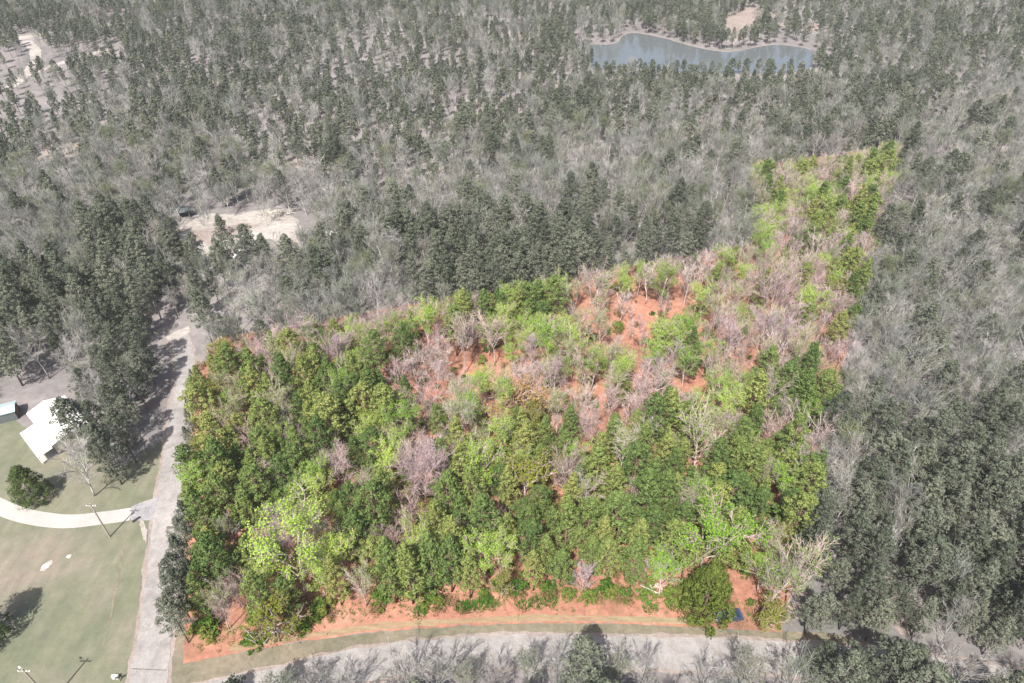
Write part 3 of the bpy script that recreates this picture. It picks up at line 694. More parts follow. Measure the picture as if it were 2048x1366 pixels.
for kind, foot, top, v, lab, wd in LAND:
    X, Y, H = height_for(foot, top); put(kind, 'vivid', X, Y, H, 'landmark', wd, 3.4, v, lab)
# landmark trees outside the plot
for kind, foot, top, v, lab, wd in [
 ('cedar', (72, 1000), 935, 0, "dense green cedar standing alone on the lawn above the driveway", 0.95),
 ('cedar', (-28, 1285), 1190, 1, "dark cedar at the lawn edge with long shadow", 1.0),
 ('pine', (180, 900), 795, 2, "dark grey-green pine overhanging the white roofed house", 1.1),
 ('bare', (190, 992), 885, 2, "tall bare tree on the lawn casting a long shadow to the side road", 0.9),
 ('pine', (510, 560), 455, 2, "tall green pine at the front of the sandy clearing", 1.0),
 ('bare', (424, 488), 400, 1, "slim bare tree standing in the sandy clearing", 0.7),
 ('bare', (535, 452), 370, 0, "slim bare tree at the back of the sandy clearing", 0.7),
 ('bare', (458, 440), 372, 4, "bare tree between the dark shelter and the brush pile", 0.7),
 ('bud', (1790, 1015), 935, 2, "pale yellow-green budding tree on the edge of the grey pines", 1.6)]:
    X, Y, H = height_for(foot, top); put(kind, 'grey', X, Y, H, 'landmark', wd, 4.0, v, lab)
# row of pines along the side road, just outside the plot
for px, py, top in [(386, 1160, 1075), (380, 1205, 1115), (384, 1245, 1150), (378, 1285, 1200), (388, 1115, 1040), (392, 1080, 1005), (386, 960, 905), (388, 905, 855), (390, 870, 820), (392, 820, 775), (394, 780, 740)]:
    X, Y, H = height_for((px, py), top); put('pine', 'grey', X, Y, H, 'roadside', 0.85, 2.4, None)
# low row of pines on the dam along the near shore of the pond
for k in range(24):
    px = 1194 + k * 17.5 + R.uniform(-6, 6); X, Y, H = height_for((px, R.uniform(147, 157)), R.uniform(114, 130)); put('farpine', 'grey', X, Y, H, 'dam', 1.3, 2.5)
# forest by dart throwing
LMK = [(t[3], t[4], t[2] == 'vivid') for t in TREES if t[8] == 'landmark' and t[0] != 'shrub']
def zone_of(vivid, px, py, x, y):
    if vivid: return 'front' if py > 800 else ('corner' if px > 1490 and py < 500 else 'back')
    if py > 1270 and px > 380 and px < 1560: return 'south'
    if px > 1560 and py > 780: return 'right'
    if px > 1660 and py > 280: return 'rightback'
    if px < 420 and py > 440: return 'left'
    if py < 260: return 'far'
    return 'behind'
HT = {'pine': (9.5, 17.5), 'farpine': (8.0, 11.0), 'bare': (9.5, 14.5), 'fan': (7.0, 10.0), 'bud': (9.0, 14.0), 'lime': (8.5, 13.5), 'tan': (5.0, 8.0), 'olive': (6.0, 9.0), 'sapling': (4.5, 7.5)}
for it in range(150000):
    y = 40 + 530 * math.sqrt(R.random()) if R.random() < 0.75 else R.uniform(26, 220)
    zc0 = y * CP + CAM_H * SP; x = R.uniform(-1, 1) * (zc0 * 0.755 + 9)
    px, py, _zc = proj(x, y, 7.0)
    if py < -75 or py > 1640: continue
    vivid = inside(LOT_PX, px, py)
    gx, gy, _g = proj(x, y, 0)
    if not vivid and inside(LOT_PX, gx, gy) and gy > 640 and not (gx > 1560 or gx < 420): 
        if gy > 1200: vivid = True
    code = cellmix(px + R.uniform(-24, 24), py + R.uniform(-24, 24), vivid)
    if code == '.': continue
    sp, tab = MIX[code]
    if code != '6':
        nz = noise3(Vector((x * 0.03, y * 0.03, 1.7))) + 0.6 * noise3(Vector((x * 0.09, y * 0.09, 5.1)))
        sp *= (1.0 + 0.42 * nz) if not vivid else (1.0 + 0.12 * nz)
        if code in 'Qqps' and nz > 0.42: tab = [('farpine', 45), ('bare', 40), ('bud', 15)]
    if y > 300: sp *= 1.05
    if not free(x, y, sp): continue
    if any(inside(o, x, y) for o in OPEN): continue
    if y < 160 and (near_line(ROAD_SIDE, x, y, 6.6 if x < -72 or not vivid else 4.4) or near_line(ROAD_FRONT, x, y, 4.0)): continue
    if y > 300 and x < 0 and (near_line(track1, x, y, 9) or near_line(track2, x, y, 5) or near_line(track3, x, y, 5)): continue
    if y < 75 and abs(x) < 70 and gx < 1600 and gx > 330:
        if gy > bankline(gx) and gy < 1345: continue             # clay bank, verge and front road stay open
    tot = R.uniform(0, sum(w for _k, w in tab))
    for kind, w in tab:
        tot -= w
        if tot <= 0: break
    if kind == 'farpine' and y < 200: kind = 'pine'
    lo, hi = HT[kind]; H = R.uniform(lo, hi)
    if not vivid and gy > 1300 and 330 < px < 1580:
        topy = proj(x, y, H)[1]; px_t = proj(x, y, H)[0]
        lim = 1336 if px_t < 640 else (1315 if px_t < 720 else (1284 if px_t < 1190 else (1300 if kind != 'pine' else 1334)))
        if topy < lim: continue
    if kind == 'pine' and y > 260: H *= 0.85
    if vivid and kind in ('bare', 'fan') and py > 800: H *= 0.85
    if vivid and y > 90:                                        # trees on the back edge of the plot are the younger, shorter ones
        for _k in range(5):
            tx, ty, _t = proj(x, y, H * 0.92)
            if inside(LOT_PX, tx, ty): break
            H *= 0.86
    if not vivid and kind == 'olive': kind = 'bud'
    if kind in ('pine', 'farpine', 'olive', 'bud', 'lime', 'bare', 'fan', 'tan') and any(0.3 < LY - y < (0.5 * H if vv else 0.4 * H) and abs(x - LX * y / LY) < 2.1 for LX, LY, vv in LMK): continue
    put(kind, 'vivid' if vivid else 'grey', x, y, H, zone_of(vivid, px, py, x, y), R.uniform(0.8, 1.12), sp)
# understory of the plot: shrubs and saplings
nsh = 0
for it in range(9000):
    px, py = R.uniform(380, 1720), R.uniform(560, 1290)
    if not inside(LOT_PX, px, py) or py > bankline(px) + R.uniform(0, 14): continue
    if inside(OPEN_PX[5], px, py) and R.random() < 0.85: continue
    if inside(OPEN_PX[8], px, py): continue
    if nsh > 760: break
    edge = py > bankline(px) - 25
    if not edge and R.random() < 0.45: continue
    x, y = at(px, py)
    if not free(x, y, 0.9 if not edge else 0.5): continue
    nsh += 1
    put('shrub' if R.random() < (0.62 if edge else 0.5) else 'brush', 'vivid', x, y, R.uniform(0.9, 2.4), 'bank' if edge else 'understory', R.uniform(0.8, 1.3), 0.8)
for i in range(60):                                # thin bare saplings on the open clay and at the bank
    if i < 34: px, py = R.uniform(1130, 1290), R.uniform(640, 760)
    else: px, py = R.uniform(1280, 1350), R.uniform(1130, 1205)
    x, y = at(px, py)
    if free(x, y, 0.8): put('sapling', 'vivid', x, y, R.uniform(4, 7.5), 'clay', 1.0, 0.8)

REFS_IN = [((612, 1192), "the tallest lime tree"), ((1404, 1246), "the round cedar"), ((1456, 1236), "the parked blue car"), ((850, 1024), "the large pinkish bare tree"), ((1238, 948), "the airy white-trunked tree"),
 ((940, 1216), "the bright grass tufts"), ((460, 1262), "the clay road corner"), ((1132, 990), "the reddish fan-shaped tree"), ((1602, 932), "the wide pinkish fan tree"), ((1045, 1010), "the yellow-green rounded tree"), ((700, 1000), "the forked white tree"),
 ((655, 1036), "the narrow lime tree"), ((400, 900), "the roadside pines"), ((930, 748), "the bare clay patch"), ((1240, 650), "the dead tree on open clay"), ((1270, 800), "the open red clay strip"), ((606, 728), "the large white bare tree"),
 ((450, 730), "the golden tree in the notch"), ((1480, 720), "the pale cluster of bare trees"), ((1650, 775), "the tan tree at the stand's edge"), ((1560, 450), "the bluish tree in the far corner"), ((1760, 330), "the far tip of the plot"), ((1400, 652), "the round bright green tree"), ((1100, 610), "the back edge of the plot")]
REFS_OUT = [((1690, 1212), "the fallen pale log"), ((1770, 1200), "the brown dirt track"), ((1790, 1015), "the yellow-green budding tree"), ((1900, 1330), "the tree-covered end of the front road"), ((1250, 1330), "the front road"), ((800, 1330), "the bend of the front road"), ((150, 860), "the white roofed house"), ((10, 830), "the blue shed"),
 ((360, 655), "the side road's sandy end"), ((330, 800), "the side road"), ((370, 430), "the dark shelter"), ((550, 428), "the brush pile"), ((664, 482), "the white trailer"), ((1400, 110), "the pond"), ((1700, 640), "the plot's long edge"), ((1900, 700), "the pale woods' middle"), ((1850, 400), "the far tip of the plot"), ((1300, 450), "the dark pines behind the plot"), ((900, 500), "the clearing's far woods"), ((100, 560), "the dark woods above the shed"), ((500, 620), "the notched corner")]
RI = [(at(*p), n_) for p, n_ in REFS_IN]; RO = [(at(*p), n_) for p, n_ in REFS_OUT]
KL = {'pine': ('green', 'grey-green', 'dense pine'), 'farpine': ('green', 'grey-green', 'slender pine'), 'bare': ('pinkish', 'pale grey', 'bare tree'), 'fan': ('pinkish', 'pale grey', 'fan-shaped bare tree'),
      'bud': ('fresh green', 'grey-green', 'budding tree'), 'lime': ('lime-green', 'dull green', 'leafy tree'), 'tan': ('orange-tan', 'tan', 'leafy tree'), 'olive': ('yellow-green', 'dull yellow-green', 'rounded tree'),
      'sapling': ('thin pale', 'thin grey', 'bare sapling'), 'cedar': ('dark green', 'dark green', 'cedar'), 'shrub': ('green', 'dull green', 'leafy shrub'), 'brush': ('tan', 'tan', 'dry brushy shrub')}
for t in TREES:
    if t[9] is None:
        a = KL[t[0]]; d, ref = min((math.hypot(p[0] - t[3], p[1] - t[4]), n_) for p, n_ in (RI if t[2] == 'vivid' else RO))
        lo, hi = HT.get(t[0], (0.9, 2.4)); u = (t[6] - lo) / (hi - lo)
        size = 'short' if u < 0.33 else ('tall' if u > 0.72 else 'mid-height')
        how = 'close to' if d < 7 else ('near' if d < 15 else 'out from')
        side_ = '' if d < 4 else (', behind it' if t[4] > [p for p, n_ in (RI if t[2] == 'vivid' else RO) if n_ == ref][0][1] + d * 0.5 else '')
        if t[8] == 'roadside': how, ref, side_ = 'in the row along', 'the side road', ''
        t[9] = "%s %s %s %s %s%s" % (size, a[0] if t[2] == 'vivid' else a[1], a[2], how, ref, side_); t[10] = "%ss by %s" % (a[2], ref)
bykind = {}
for t in TREES: bykind.setdefault(NAME[t[0]][0], []).append(t)
single, mass = [], {}
for nm, lst in bykind.items():
    def rank(t):
        px, py, zc = proj(t[3], t[4], t[6] * 0.6)
        out = px < -12 or px > 2060 or py < -10 or py > 1385
        return (t[8] != 'landmark', out, zc / t[6])
    lst.sort(key=rank)
    for i, t in enumerate(lst):
        px, py, zc = proj(t[3], t[4], t[6] * 0.6)
        out = (px < -12 or px > 2060 or py < -10 or py > 1385) and t[8] != 'landmark'
        if i < 300 and not out: single.append(t)
        else: mass.setdefault(nm, []).append(t)
for t in single: make_tree(t[0], t[1], t[2], t[3], t[4], t[5], t[6], t[9], t[10], t[7])
print("trees", len(TREES), "single", len(single), {k: len(v) for k, v in mass.items()})

# the rest of each kind as one mass, instanced with geometry nodes
def forest_mass(name, lst, label, cat):
    keys = sorted({(t[0], t[1], t[2]) for t in lst})
    coll = bpy.data.collections.new(name + "_sources")
    for i, k_ in enumerate(keys):
        H, tr, cr = PR[k_[0]][k_[1]]; tm, cm = part_meshes(*k_)
        b = MB(); v = tr.v + cr.v; b.v = v; b.f = list(tr.f) + [tuple(j + tr.n for j in q) for q in cr.f]
        mats = [tm.materials[0]] + list(cm.materials); b.mi = [0] * len(tr.f) + [m_ + 1 for m_ in cr.mi]
        coll.objects.link(bpy.data.objects.new("%s_source_%03d" % (name, i), b.mesh(name, mats)))
    me = bpy.data.meshes.new(name); me.from_pydata([(t[3], t[4], 0.0) for t in lst], [], [])
    idx = me.attributes.new("pick", 'INT', 'POINT'); idx.data.foreach_set("value", [keys.index((t[0], t[1], t[2])) for t in lst])
    rz = me.attributes.new("turn", 'FLOAT_VECTOR', 'POINT'); rz.data.foreach_set("vector", [c for t in lst for c in (0.0, 0.0, t[5])])
    sc = me.attributes.new("size", 'FLOAT_VECTOR', 'POINT')
    sc.data.foreach_set("vector", [c for t in lst for c in ((t[6] / PR[t[0]][t[1]][0]) * t[7], (t[6] / PR[t[0]][t[1]][0]) * t[7], t[6] / PR[t[0]][t[1]][0])])
    o = link(bpy.data.objects.new(name, me)); tag(o, label, cat, None, 'stuff')
    ng = bpy.data.node_groups.new(name, 'GeometryNodeTree')
    ng.interface.new_socket("Geometry", in_out='INPUT', socket_type='NodeSocketGeometry'); ng.interface.new_socket("Geometry", in_out='OUTPUT', socket_type='NodeSocketGeometry')
    gi, go = ng.nodes.new("NodeGroupInput"), ng.nodes.new("NodeGroupOutput")
    ci = ng.nodes.new("GeometryNodeCollectionInfo"); ci.inputs["Collection"].default_value = coll; ci.inputs["Separate Children"].default_value = True; ci.inputs["Reset Children"].default_value = True
    ip = ng.nodes.new("GeometryNodeInstanceOnPoints"); ip.inputs["Pick Instance"].default_value = True
    def attr(nm, ty):
        a = ng.nodes.new("GeometryNodeInputNamedAttribute"); a.data_type = ty; a.inputs[0].default_value = nm
        return [s for s in a.outputs if s.enabled][0]
    ng.links.new(gi.outputs[0], ip.inputs["Points"]); ng.links.new(ci.outputs[0], ip.inputs["Instance"])
    ng.links.new(attr("pick", 'INT'), ip.inputs["Instance Index"]); ng.links.new(attr("turn", 'FLOAT_VECTOR'), ip.inputs["Rotation"]); ng.links.new(attr("size", 'FLOAT_VECTOR'), ip.inputs["Scale"])
    ng.links.new(ip.outputs[0], go.inputs[0])
    md = o.modifiers.new("scatter", 'NODES'); md.node_group = ng
    return o
MASS = {'pine_tree': ("pine_forest", "far grey-green pine forest stretching beyond the pond", "forest"), 'bare_tree': ("bare_woods", "pale leafless woods reaching into the distance", "forest"),
        'budding_tree': ("budding_woods", "grey-green budding woods reaching into the distance", "forest"), 'leafy_tree': ("leafy_woods", "scattered dull green leafy trees in the far woods", "forest"),
        'shrub': ("shrub_understory", "low green shrub understory beneath the vivid trees", "shrubs"), 'sapling': ("sapling_thicket", "thin bare saplings on the red clay", "saplings"),
        'tan_tree': ("tan_woods", "tan leafy trees in the far woods", "forest"), 'yellowish_tree': ("yellowish_woods", "yellow-green trees in the far woods", "forest")}
for nm, lst in mass.items(): forest_mass(MASS[nm][0], lst, MASS[nm][1], MASS[nm][2])

# weeds and litter on the clay bank
wb = MB(); rng = np.random.default_rng(5)
pts = []
while len(pts) < 900:
    px = R.uniform(375, 1560); py = R.uniform(bankline(px) - 30, bankline(px) + 34)
    if inside(LOT_PX, px, py + 4) and R.random() < (1.0 if py < bankline(px) + 12 else 0.18): pts.append(at(px, py))
for x, y in pts:
    k = rng.integers(5, 12); c = np.array([x, y, 0.10]) + rng.normal(scale=(0.22, 0.22, 0.05), size=(k, 3)); c[:, 2] = np.abs(c[:, 2]) + 0.08
    wb.quads(rhombs(c, rng.normal(size=(k, 3)) + (0, -0.4, 0.6), rng.uniform(0.15, 0.5, k), rng.uniform(0.04, 0.14, k), rng))
tag(wb.build("weeds", "shrub_vivid"), "short green weeds scattered over the clay bank", "weeds", None, 'stuff')
def tuft(px, py, n=160, r=1.1, h=0.9):
    x, y = at(px, py); b = MB(); rng = np.random.default_rng(int(px)); a = rng.uniform(0, 6.28, n); q = np.sqrt(rng.uniform(size=n)) * r
    foot = np.stack([np.cos(a) * q, np.sin(a) * q, np.zeros(n) + 0.03], 1)
    tip = foot * 1.35 + np.stack([rng.normal(scale=0.15, size=n), rng.normal(scale=0.15, size=n), rng.uniform(0.5, 1, n) * h], 1)
    w = rng.normal(size=(n, 3)); w = unit(w * (1, 1, 0.1)) * 0.06
    b.quads(np.stack([foot - w, foot + w, tip + w * 0.3, tip - w * 0.3], 1))
    return tag(b.build("grass_tuft", "weed", None, (x, y, 0)), "tall bright green grass tuft at the top of the clay bank", "grass tuft", "grass tufts on the clay bank")
for q in [(938, 1216), (958, 1214), (925, 1218), (840, 1226), (1075, 1208), (1048, 1212), (1100, 1204), (1300, 1218), (1345, 1212), (985, 1212)]: tuft(*q)

# ------------------------------------------------------------------ buildings, poles, car and small things
def roof_slab(b, p, thick=0.12, mi=0):
    """p: four corner points of a sloping roof plane, given a thickness"""
    p = [np.array(q, float) for q in p]; n = np.cross(p[1] - p[0], p[3] - p[0]); n /= np.linalg.norm(n)
    if n[2] < 0: n = -n
    lo = [q - n * thick for q in p]
    b.add(p + lo, [(0, 1, 2, 3), (7, 6, 5, 4), (0, 4, 5, 1), (1, 5, 6, 2), (2, 6, 7, 3), (3, 7, 4, 0)], mi)
hx, hy = at(52, 827, 3.0)
ang = math.atan2(-0.67, 0.74)
house = empty("house", (hx, hy, 0), ang)          # local +X along the ridge (towards the camera's right), +Y across to the far eave
tag(house, "white metal roofed house half hidden by pines beside the lawn", "house")
L1, W1 = 14.0, 7.8
b = MB(); b.box((0.4, 0.4, 0), (L1 - 0.4, W1 - 0.4, 2.85)); b.add([(0.4, 0.4, 2.85), (0.4, W1 - 0.4, 2.85), (0.4, W1 / 2, 3.85), (L1 - 0.4, 0.4, 2.85), (L1 - 0.4, W1 - 0.4, 2.85), (L1 - 0.4, W1 / 2, 3.85)], [(0, 1, 2), (3, 5, 4)])
b.build("wall", "siding", house)
b = MB(); roof_slab(b, [(0, 0, 2.95), (L1, 0, 2.95), (L1, W1 / 2 + 0.02, 4.05), (0, W1 / 2 + 0.02, 4.05)]); roof_slab(b, [(L1, W1, 2.95), (0, W1, 2.95), (0, W1 / 2 - 0.02, 4.05), (L1, W1 / 2 - 0.02, 4.05)])
rf = b.build("roof", "white_metal_roof", house)
b = MB(); b.box((0, W1 / 2 - 0.15, 4.05), (L1, W1 / 2 + 0.15, 4.11)); b.build("ridge_cap", "white_metal_roof", rf)
for k in range(1, 20):
    x = L1 * k / 20; b = MB()
    for s0, s1 in ((0.02, W1 / 2 - 0.17), (W1 - 0.02, W1 / 2 + 0.17)):
        z = lambda yy: 2.965 + 1.1 * (1 - abs(yy - W1 / 2) / (W1 / 2))
        b.tube([(x, s0, z(s0)), (x, s1, z(s1))], [0.025, 0.025], 4)
    b.build("roof_seam", "white_metal_roof", rf)
b = MB(); roof_slab(b, [(4.5, -3.0, 2.35), (L1 + 0.6, -3.0, 2.35), (L1 + 0.6, -0.03, 2.86), (4.5, -0.03, 2.86)]); b.build("porch_roof", "white_metal_roof", house)
for x in (4.8, 8.0, 11.2, 14.3):
    b = MB(); b.box((x - 0.07, -2.8, 0), (x + 0.07, -2.66, 2.25)); b.build("porch_post", "white_paint", house)
b = MB(); b.box((4.5, -2.9, 0.04), (L1, 0.37, 0.22)); b.build("porch_floor", M_CONC, house)
for x, nm in ((6.0, "window"), (11.5, "window"), (9.0, "door")):
    b = MB(); b.box((x - 0.5, 0.34, 0.25 if nm == "door" else 1.0), (x + 0.5, 0.42, 2.2)); w_ = b.build(nm, "brown_trim" if nm == "door" else "white_paint", house)
    if nm == "window":
        b = MB(); b.box((x - 0.42, 0.325, 1.08), (x + 0.42, 0.36, 2.12)); b.build("pane", "window_glass", w_)
    else:
        b = MB(); b.box((x + 0.34, 0.30, 1.1), (x + 0.42, 0.345, 1.2)); b.build("handle", "chrome", w_)
# shed
sx, sy = at(0, 838, 2.4)
shed = empty("shed", (sx - 3.4, sy - 0.2, 0), math.atan2(0.42, 0.9)); tag(shed, "small blue-grey metal roofed shed at the edge of the woods by the house", "shed")
b = MB(); b.box((0.2, 0.2, 0), (5.6, 3.8, 2.3)); b.build("wall", "dark_shingle", shed)
b = MB(); roof_slab(b, [(0, 0, 2.4), (5.8, 0, 2.4), (5.8, 2.02, 2.95), (0, 2.02, 2.95)], 0.08); roof_slab(b, [(5.8, 4.0, 2.4), (0, 4.0, 2.4), (0, 1.98, 2.95), (5.8, 1.98, 2.95)], 0.08); b.build("roof", "blue_metal_roof", shed)
b = MB(); b.box((5.6, 1.2, 0.05), (5.66, 2.8, 2.1)); b.build("door", "brown_trim", shed)
# utility poles
def pole(x, y, h, label, lamp=False):
    r = empty("utility_pole", (x, y, 0)); tag(r, label, "utility pole")
    b = MB(); b.tube([(0, 0, -0.05), (0, 0, h * 0.5), (0, 0, h)], [0.16, 0.14, 0.11], 8); b.build("pole", "wood_pole", r)
    b = MB(); b.box((-0.9, -0.06, h - 0.75), (0.9, 0.06, h - 0.62)); ca = b.build("crossarm", "wood_pole", r)
    for xx in (-0.8, 0.8, 0.35):
        b = MB(); b.tube([(xx, 0, h - 0.62), (xx, 0, h - 0.42)], [0.07, 0.05], 6); b.build("insulator", "white_paint", ca)
    if lamp:
        b = MB(); b.tube([(0, 0, h - 1.0), (-0.5, 0.3, h - 0.7), (-0.95, 0.55, h - 0.75)], [0.03, 0.03, 0.03], 5); arm = b.build("lamp_arm", "chrome", r)
        b = MB(); b.tube([(-0.85, 0.5, h - 0.78), (-1.25, 0.72, h - 0.80)], [0.16, 0.10], 8); b.build("lamp_head", "white_paint", arm)
    else:
        b = MB(); b.tube([(0.2, 0, h - 1.9), (0.2, 0, h - 1.2)], [0.17, 0.17], 10); b.build("transformer", "chrome", r)
    return r
pole(-73.5, 76.3, 9.6, "weathered utility pole on the lawn below the driveway", False)
pole(-68.6, 47.1, 10.0, "utility pole with a lamp at the corner of the lawn", True)
# mailbox and pedestals by the side road
mx, my = at(240, 1362)
r = empty("mailbox", (mx, my, 0), 0.4); tag(r, "black mailbox on a wooden post at the lawn edge by the side road", "mailbox")
b = MB(); b.box((-0.06, -0.06, 0), (0.06, 0.06, 1.05)); b.build("post", "wood_pole", r)
prof = [(-0.12, 0), (0.12, 0), (0.12, 0.14)] + [(0.12 * math.cos(t), 0.14 + 0.12 * math.sin(t)) for t in (0.5, 1.05, 1.57, 2.1, 2.6)] + [(-0.12, 0.14)]
b = MB(); n = len(prof); b.add([(-0.3, p[0], 1.05 + p[1]) for p in prof] + [(0.3, p[0], 1.05 + p[1]) for p in prof], [tuple(range(n))] + [tuple(range(2 * n - 1, n - 1, -1))] + [(i, i + n, (i + 1) % n + n, (i + 1) % n) for i in range(n)]); b.build("box", "dark_metal", r)
b = MB(); b.box((0.0, 0.125, 1.2), (0.04, 0.14, 1.42)); b.build("flag", "lamp_red", r)
for px, lab in ((229, "white utility pedestal at the lawn edge"), (236, "white utility pedestal at the lawn edge")):
    x, y = at(px, 1356); r = empty("utility_pedestal", (x, y, 0), 0.3); tag(r, lab, "utility pedestal", "utility pedestals by the side road")
    b = MB(); b.box((-0.2, -0.2, 0), (0.2, 0.2, 0.7)); b.build("housing", "white_paint", r)
    b = MB(); b.add([(-0.24, -0.24, 0.7), (0.24, -0.24, 0.7), (0.24, 0.24, 0.7), (-0.24, 0.24, 0.7), (-0.12, -0.12, 0.86), (0.12, -0.12, 0.86), (0.12, 0.12, 0.86), (-0.12, 0.12, 0.86)], [(3, 2, 1, 0), (4, 5, 6, 7), (0, 1, 5, 4), (1, 2, 6, 5), (2, 3, 7, 6), (3, 0, 4, 7)]); b.build("cap", "white_paint", r)
# culvert pipe ends under the apron
x, y = at(276, 1037); b = MB(); b.tube([(-0.6, -0.9, 0.16), (0.3, 0.2, 0.16)], [0.24, 0.24], 10)
tag(b.build("culvert_pipe", "dark_metal", None, (x, y, 0)), "dark culvert pipe end beside the driveway apron", "pipe")
# shallow ditch and coarse grass clumps in the lawn
ribbon("lawn_ditch", catmull(G([(252, 1075), (244, 1110), (238, 1150), (228, 1200), (218, 1250), (206, 1292)]), 10), 0.35, 0.05, M_VERGE, 0.12, 31, "thin dark ditch line across the lawn")
# pale rocks and bare dirt scar in the lawn
def rock(x, y, r, label, seed, group=None, flat=0.35):
    rng = np.random.default_rng(seed); import bmesh
    bm = bmesh.new(); bmesh.ops.create_icosphere(bm, subdivisions=2, radius=r)
    for v in bm.verts: v.co *= 1 + rng.normal(scale=0.12); v.co.z = max(-0.05, v.co.z * flat)
    me = bpy.data.meshes.new("rock"); bm.to_mesh(me); bm.free(); me.materials.append(MATS["pale_rock"])
    o = link(bpy.data.objects.new("rock", me)); o.location = (x, y, 0.03); tag(o, label, "rock", group); return o
x, y = at(91, 1133); sheet("dirt_scar", G([(80, 1142), (84, 1134), (94, 1124), (104, 1119), (106, 1126), (98, 1134), (88, 1143)]), 0.06, M_SAND, step=0.3, jit=0.08, label="pale bare scar in the lawn")
rock(x, y, 0.6, "flat pale rock in the bare scar of the lawn", 1); rock(*at(138, 1113), 0.4, "small pale rock in the middle of the lawn", 2)
# parked car behind the cedar
cx, cy = at(1456, 1236)
car = empty("parked_car", (cx, cy, 0.03), 0.12); tag(car, "dark blue car parked behind the round cedar on the clay", "car")
side = [(-2.2, 0.35), (-2.25, 0.75), (-1.9, 0.92), (-1.1, 0.98), (-0.45, 1.42), (0.95, 1.45), (1.6, 1.02), (2.15, 0.95), (2.25, 0.6), (2.2, 0.35)]
b = MB(); n = len(side); V = []
for s, inset in ((-1, 0.0), (-1, 0.10), (1, 0.10), (1, 0.0)): pass
V = [(p[0], -0.88 + (0.14 if p[1] > 1.2 else 0.0), p[1]) for p in side] + [(p[0], 0.88 - (0.14 if p[1] > 1.2 else 0.0), p[1]) for p in side]
b.add(V, [tuple(range(n))[::-1], tuple(range(n, 2 * n))] + [(i, (i + 1) % n, (i + 1) % n + n, i + n) for i in range(n)])
body = b.build("body", "car_paint", car)
for nm, q in (("windscreen", [(-1.06, -0.78, 1.02), (-1.06, 0.78, 1.02), (-0.50, 0.70, 1.405), (-0.50, -0.70, 1.405)]), ("rear_window", [(1.57, 0.78, 1.06), (1.57, -0.78, 1.06), (1.02, -0.70, 1.42), (1.02, 0.70, 1.42)])):
    b = MB(); roof_slab(b, [(p[0] + (-0.03 if nm == "windscreen" else 0.03), p[1], p[2] + 0.03) for p in q], 0.03); b.build(nm, "window_glass", car)
for s in (-1, 1):
    b = MB(); b.add([(-0.85, s * 0.885, 1.0), (1.35, s * 0.885, 1.02), (0.9, s * 0.765, 1.38), (-0.4, s * 0.765, 1.36)], [(0, 1, 2, 3)]); b.build("side_window", "window_glass", car)
    b = MB(); b.box((-2.27, s * 0.62 - 0.18, 0.62), (-2.2, s * 0.62 + 0.18, 0.78)); b.build("headlight", "white_paint", car)
    b = MB(); b.box((2.2, s * 0.65 - 0.15, 0.66), (2.27, s * 0.65 + 0.15, 0.84)); b.build("tail_light", "lamp_red", car)
    b = MB(); b.box((-0.78, s * 0.95 - 0.08, 0.98), (-0.62, s * 0.95 + 0.08, 1.1)); b.build("mirror", "car_paint", car)
    for xx in (-1.4, 1.4):
        w_ = empty("wheel", (xx, s * 0.80, 0.32)); w_.parent = car
        b = MB(); b.tube([(0, -0.11, 0), (0, 0.11, 0)], [0.33, 0.33], 18); b.build("tyre", "tyre_rubber", w_)
        b = MB(); b.tube([(0, s * 0.08, 0), (0, s * 0.125, 0)], [0.2, 0.19], 12); b.build("rim", "chrome", w_)
# clearing: dark shelter, brush pile, white car, white roof, tank
gx_, gy_ = at(370, 432)
g = empty("shelter", (gx_, gy_, 0), 0.15); tag(g, "open shelter with dark hipped roof at the end of the sandy clearing", "shelter")
b = MB(); ring0 = [(3.2 * math.cos(t), 2.4 * math.sin(t), 2.3) for t in [math.pi * (k + 0.5) / 4 for k in range(8)]]; ring1 = [(1.1 * math.cos(t), 0.7 * math.sin(t), 3.3) for t in [math.pi * (k + 0.5) / 4 for k in range(8)]]
b.add(ring0 + ring1, [(k, (k + 1) % 8, (k + 1) % 8 + 8, k + 8) for k in range(8)] + [tuple(range(8, 16)), tuple(range(7, -1, -1))]); b.build("roof", "dark_shingle", g)
for t in [math.pi * (k + 0.5) / 2 for k in range(4)]:
    b = MB(); x, y = 2.7 * math.cos(t), 2.0 * math.sin(t); b.box((x - 0.08, y - 0.08, 0), (x + 0.08, y + 0.08, 2.32)); b.build("post", "wood_pole", g)
def brush(px, py, n, r, label):
    x, y = at(px, py); b = MB(); rng = np.random.default_rng(n)
    for i in range(n):
        a = rng.uniform(0, 3.14); c = np.array([rng.normal() * r, rng.normal() * r * 0.35, abs(rng.normal()) * 0.5 + 0.1]); d = np.array([math.cos(a), math.sin(a), rng.normal(scale=0.15)]) * rng.uniform(0.8, 2.2)
        p0, p1 = c - d, c + d; p0[2] = max(0.05, p0[2]); p1[2] = max(0.05, p1[2])
        b.tube([p0, p1], [0.09, 0.05], 4)
    return tag(b.build("brush_pile", "dead_log", None, (x, y, 0)), label, "brush pile")
brush(550, 428, 70, 3.0, "grey brush pile at the back of the sandy clearing")
brush(545, 1268, 16, 1.2, "pale dead branches lying on the clay bank")
brush(1310, 1180, 14, 1.4, "pale dead sticks lying on the clay beside the cedar")
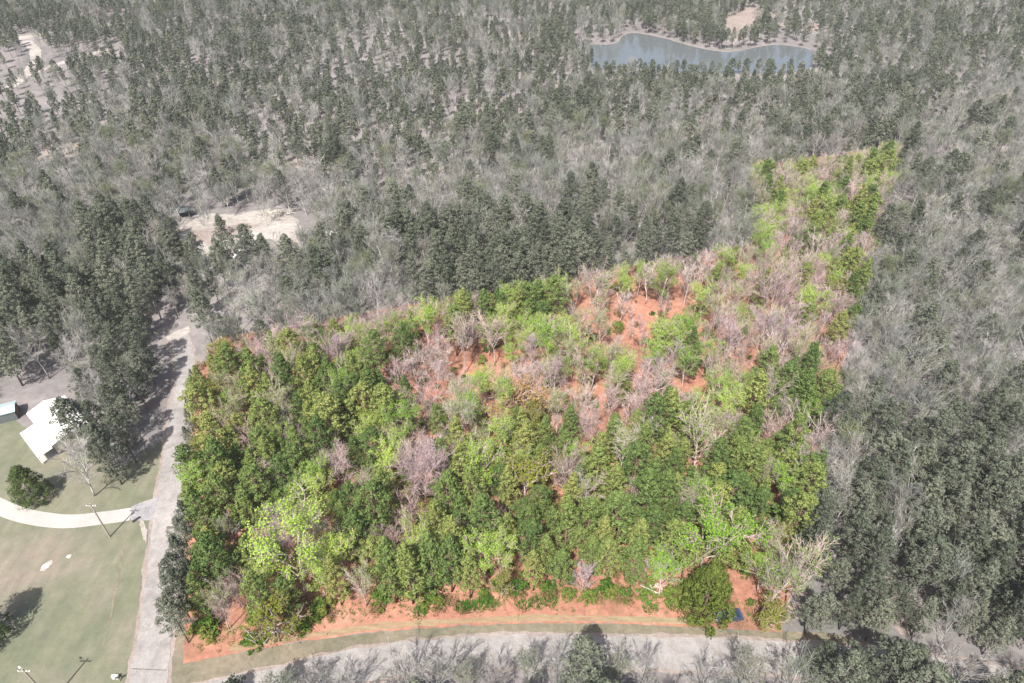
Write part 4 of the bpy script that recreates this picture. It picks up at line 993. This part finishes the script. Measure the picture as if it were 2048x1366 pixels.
def simple_car(px, py, rz, label):
    x, y = at(px, py); r = empty("parked_car", (x, y, 0), rz); tag(r, label, "car")
    b = MB(); V = [(p[0], -0.88 + (0.14 if p[1] > 1.2 else 0.0), p[1]) for p in side] + [(p[0], 0.88 - (0.14 if p[1] > 1.2 else 0.0), p[1]) for p in side]
    b.add(V, [tuple(range(n))[::-1], tuple(range(n, 2 * n))] + [(i, (i + 1) % n, (i + 1) % n + n, i + n) for i in range(n)]); b.build("body", "white_paint", r)
    b = MB(); roof_slab(b, [(-1.09, -0.78, 1.05), (-1.09, 0.78, 1.05), (-0.53, 0.70, 1.435), (-0.53, -0.70, 1.435)], 0.03); b.build("windscreen", "window_glass", r)
    b = MB(); roof_slab(b, [(1.60, 0.78, 1.09), (1.60, -0.78, 1.09), (1.05, -0.70, 1.45), (1.05, 0.70, 1.45)], 0.03); b.build("rear_window", "window_glass", r)
    for s in (-1, 1):
        for xx in (-1.4, 1.4): b = MB(); b.tube([(xx, s * 0.72, 0.33), (xx, s * 0.93, 0.33)], [0.33, 0.33], 14); b.build("wheel", "tyre_rubber", r)
n = len(side)
simple_car(476, 510, 1.2, "white car parked on the grass below the sandy clearing")
x, y = at(664, 482); r = empty("trailer", (x, y, 0), -0.35); tag(r, "white roofed trailer among trees past the sandy clearing", "trailer")
b = MB(); b.box((-3.5, -1.3, 0.5), (3.5, 1.3, 2.5)); b.build("body", "siding", r)
b = MB(); b.box((-3.6, -1.4, 2.5), (3.6, 1.4, 2.62)); b.build("roof", "white_metal_roof", r)
for xx in (-1, 0.2): b = MB(); b.tube([(xx, -1.32, 0.35), (xx, 1.32, 0.35)], [0.35, 0.35], 12); b.build("wheel", "tyre_rubber", r)
b = MB(); b.box((-2.5, -1.34, 1.3), (-1.2, -1.28, 2.1)); b.build("window", "window_glass", r)
for px, py, lab in ((312, 446, "white gas tank standing among the trees by the dark shelter"), (334, 456, "white gas tank lying in the brush below the dark shelter")):
    x, y = at(px, py); r = empty("gas_tank", (x, y, 0), 0.5); tag(r, lab, "gas tank")
    b = MB(); b.tube([(-1.1, 0, 0.8), (-0.95, 0, 0.8), (0.95, 0, 0.8), (1.1, 0, 0.8)], [0.2, 0.5, 0.5, 0.2], 12); b.build("tank", "white_paint", r)
    for xx in (-0.6, 0.6): b = MB(); b.box((xx - 0.1, -0.35, 0), (xx + 0.1, 0.35, 0.45)); b.build("foot", "pale_rock", r)
# fallen pale log on the dirt track
x, y = at(1690, 1212); b = MB(); b.tube([(-2.6, 1.4, 0.18), (-0.5, 0.2, 0.22), (2.0, -1.2, 0.16)], [0.12, 0.17, 0.2], 7); b.tube([(-0.5, 0.2, 0.22), (-1.4, -0.2, 0.6)], [0.07, 0.03], 5)
tag(b.build("fallen_log", "dead_log", None, (x, y, 0)), "pale fallen log across the brown dirt track", "log")

# thin spring haze that lets the far woods fade
hz = MB(); hz.box((-S - 40, -S - 40, -1.0), (S + 40, S + 40, 112.0))
m, nt, out = new_mat("spring_haze")
pv = nt.nodes.new("ShaderNodeVolumePrincipled"); pv.inputs["Color"].default_value = (0.90, 0.93, 0.95, 1); pv.inputs["Density"].default_value = 0.00013; pv.inputs["Anisotropy"].default_value = 0.1
nt.links.new(pv.outputs[0], out.inputs["Volume"])
ho = hz.build("haze", "spring_haze"); tag(ho, "thin pale haze over the whole woodland", "haze", None, 'stuff')
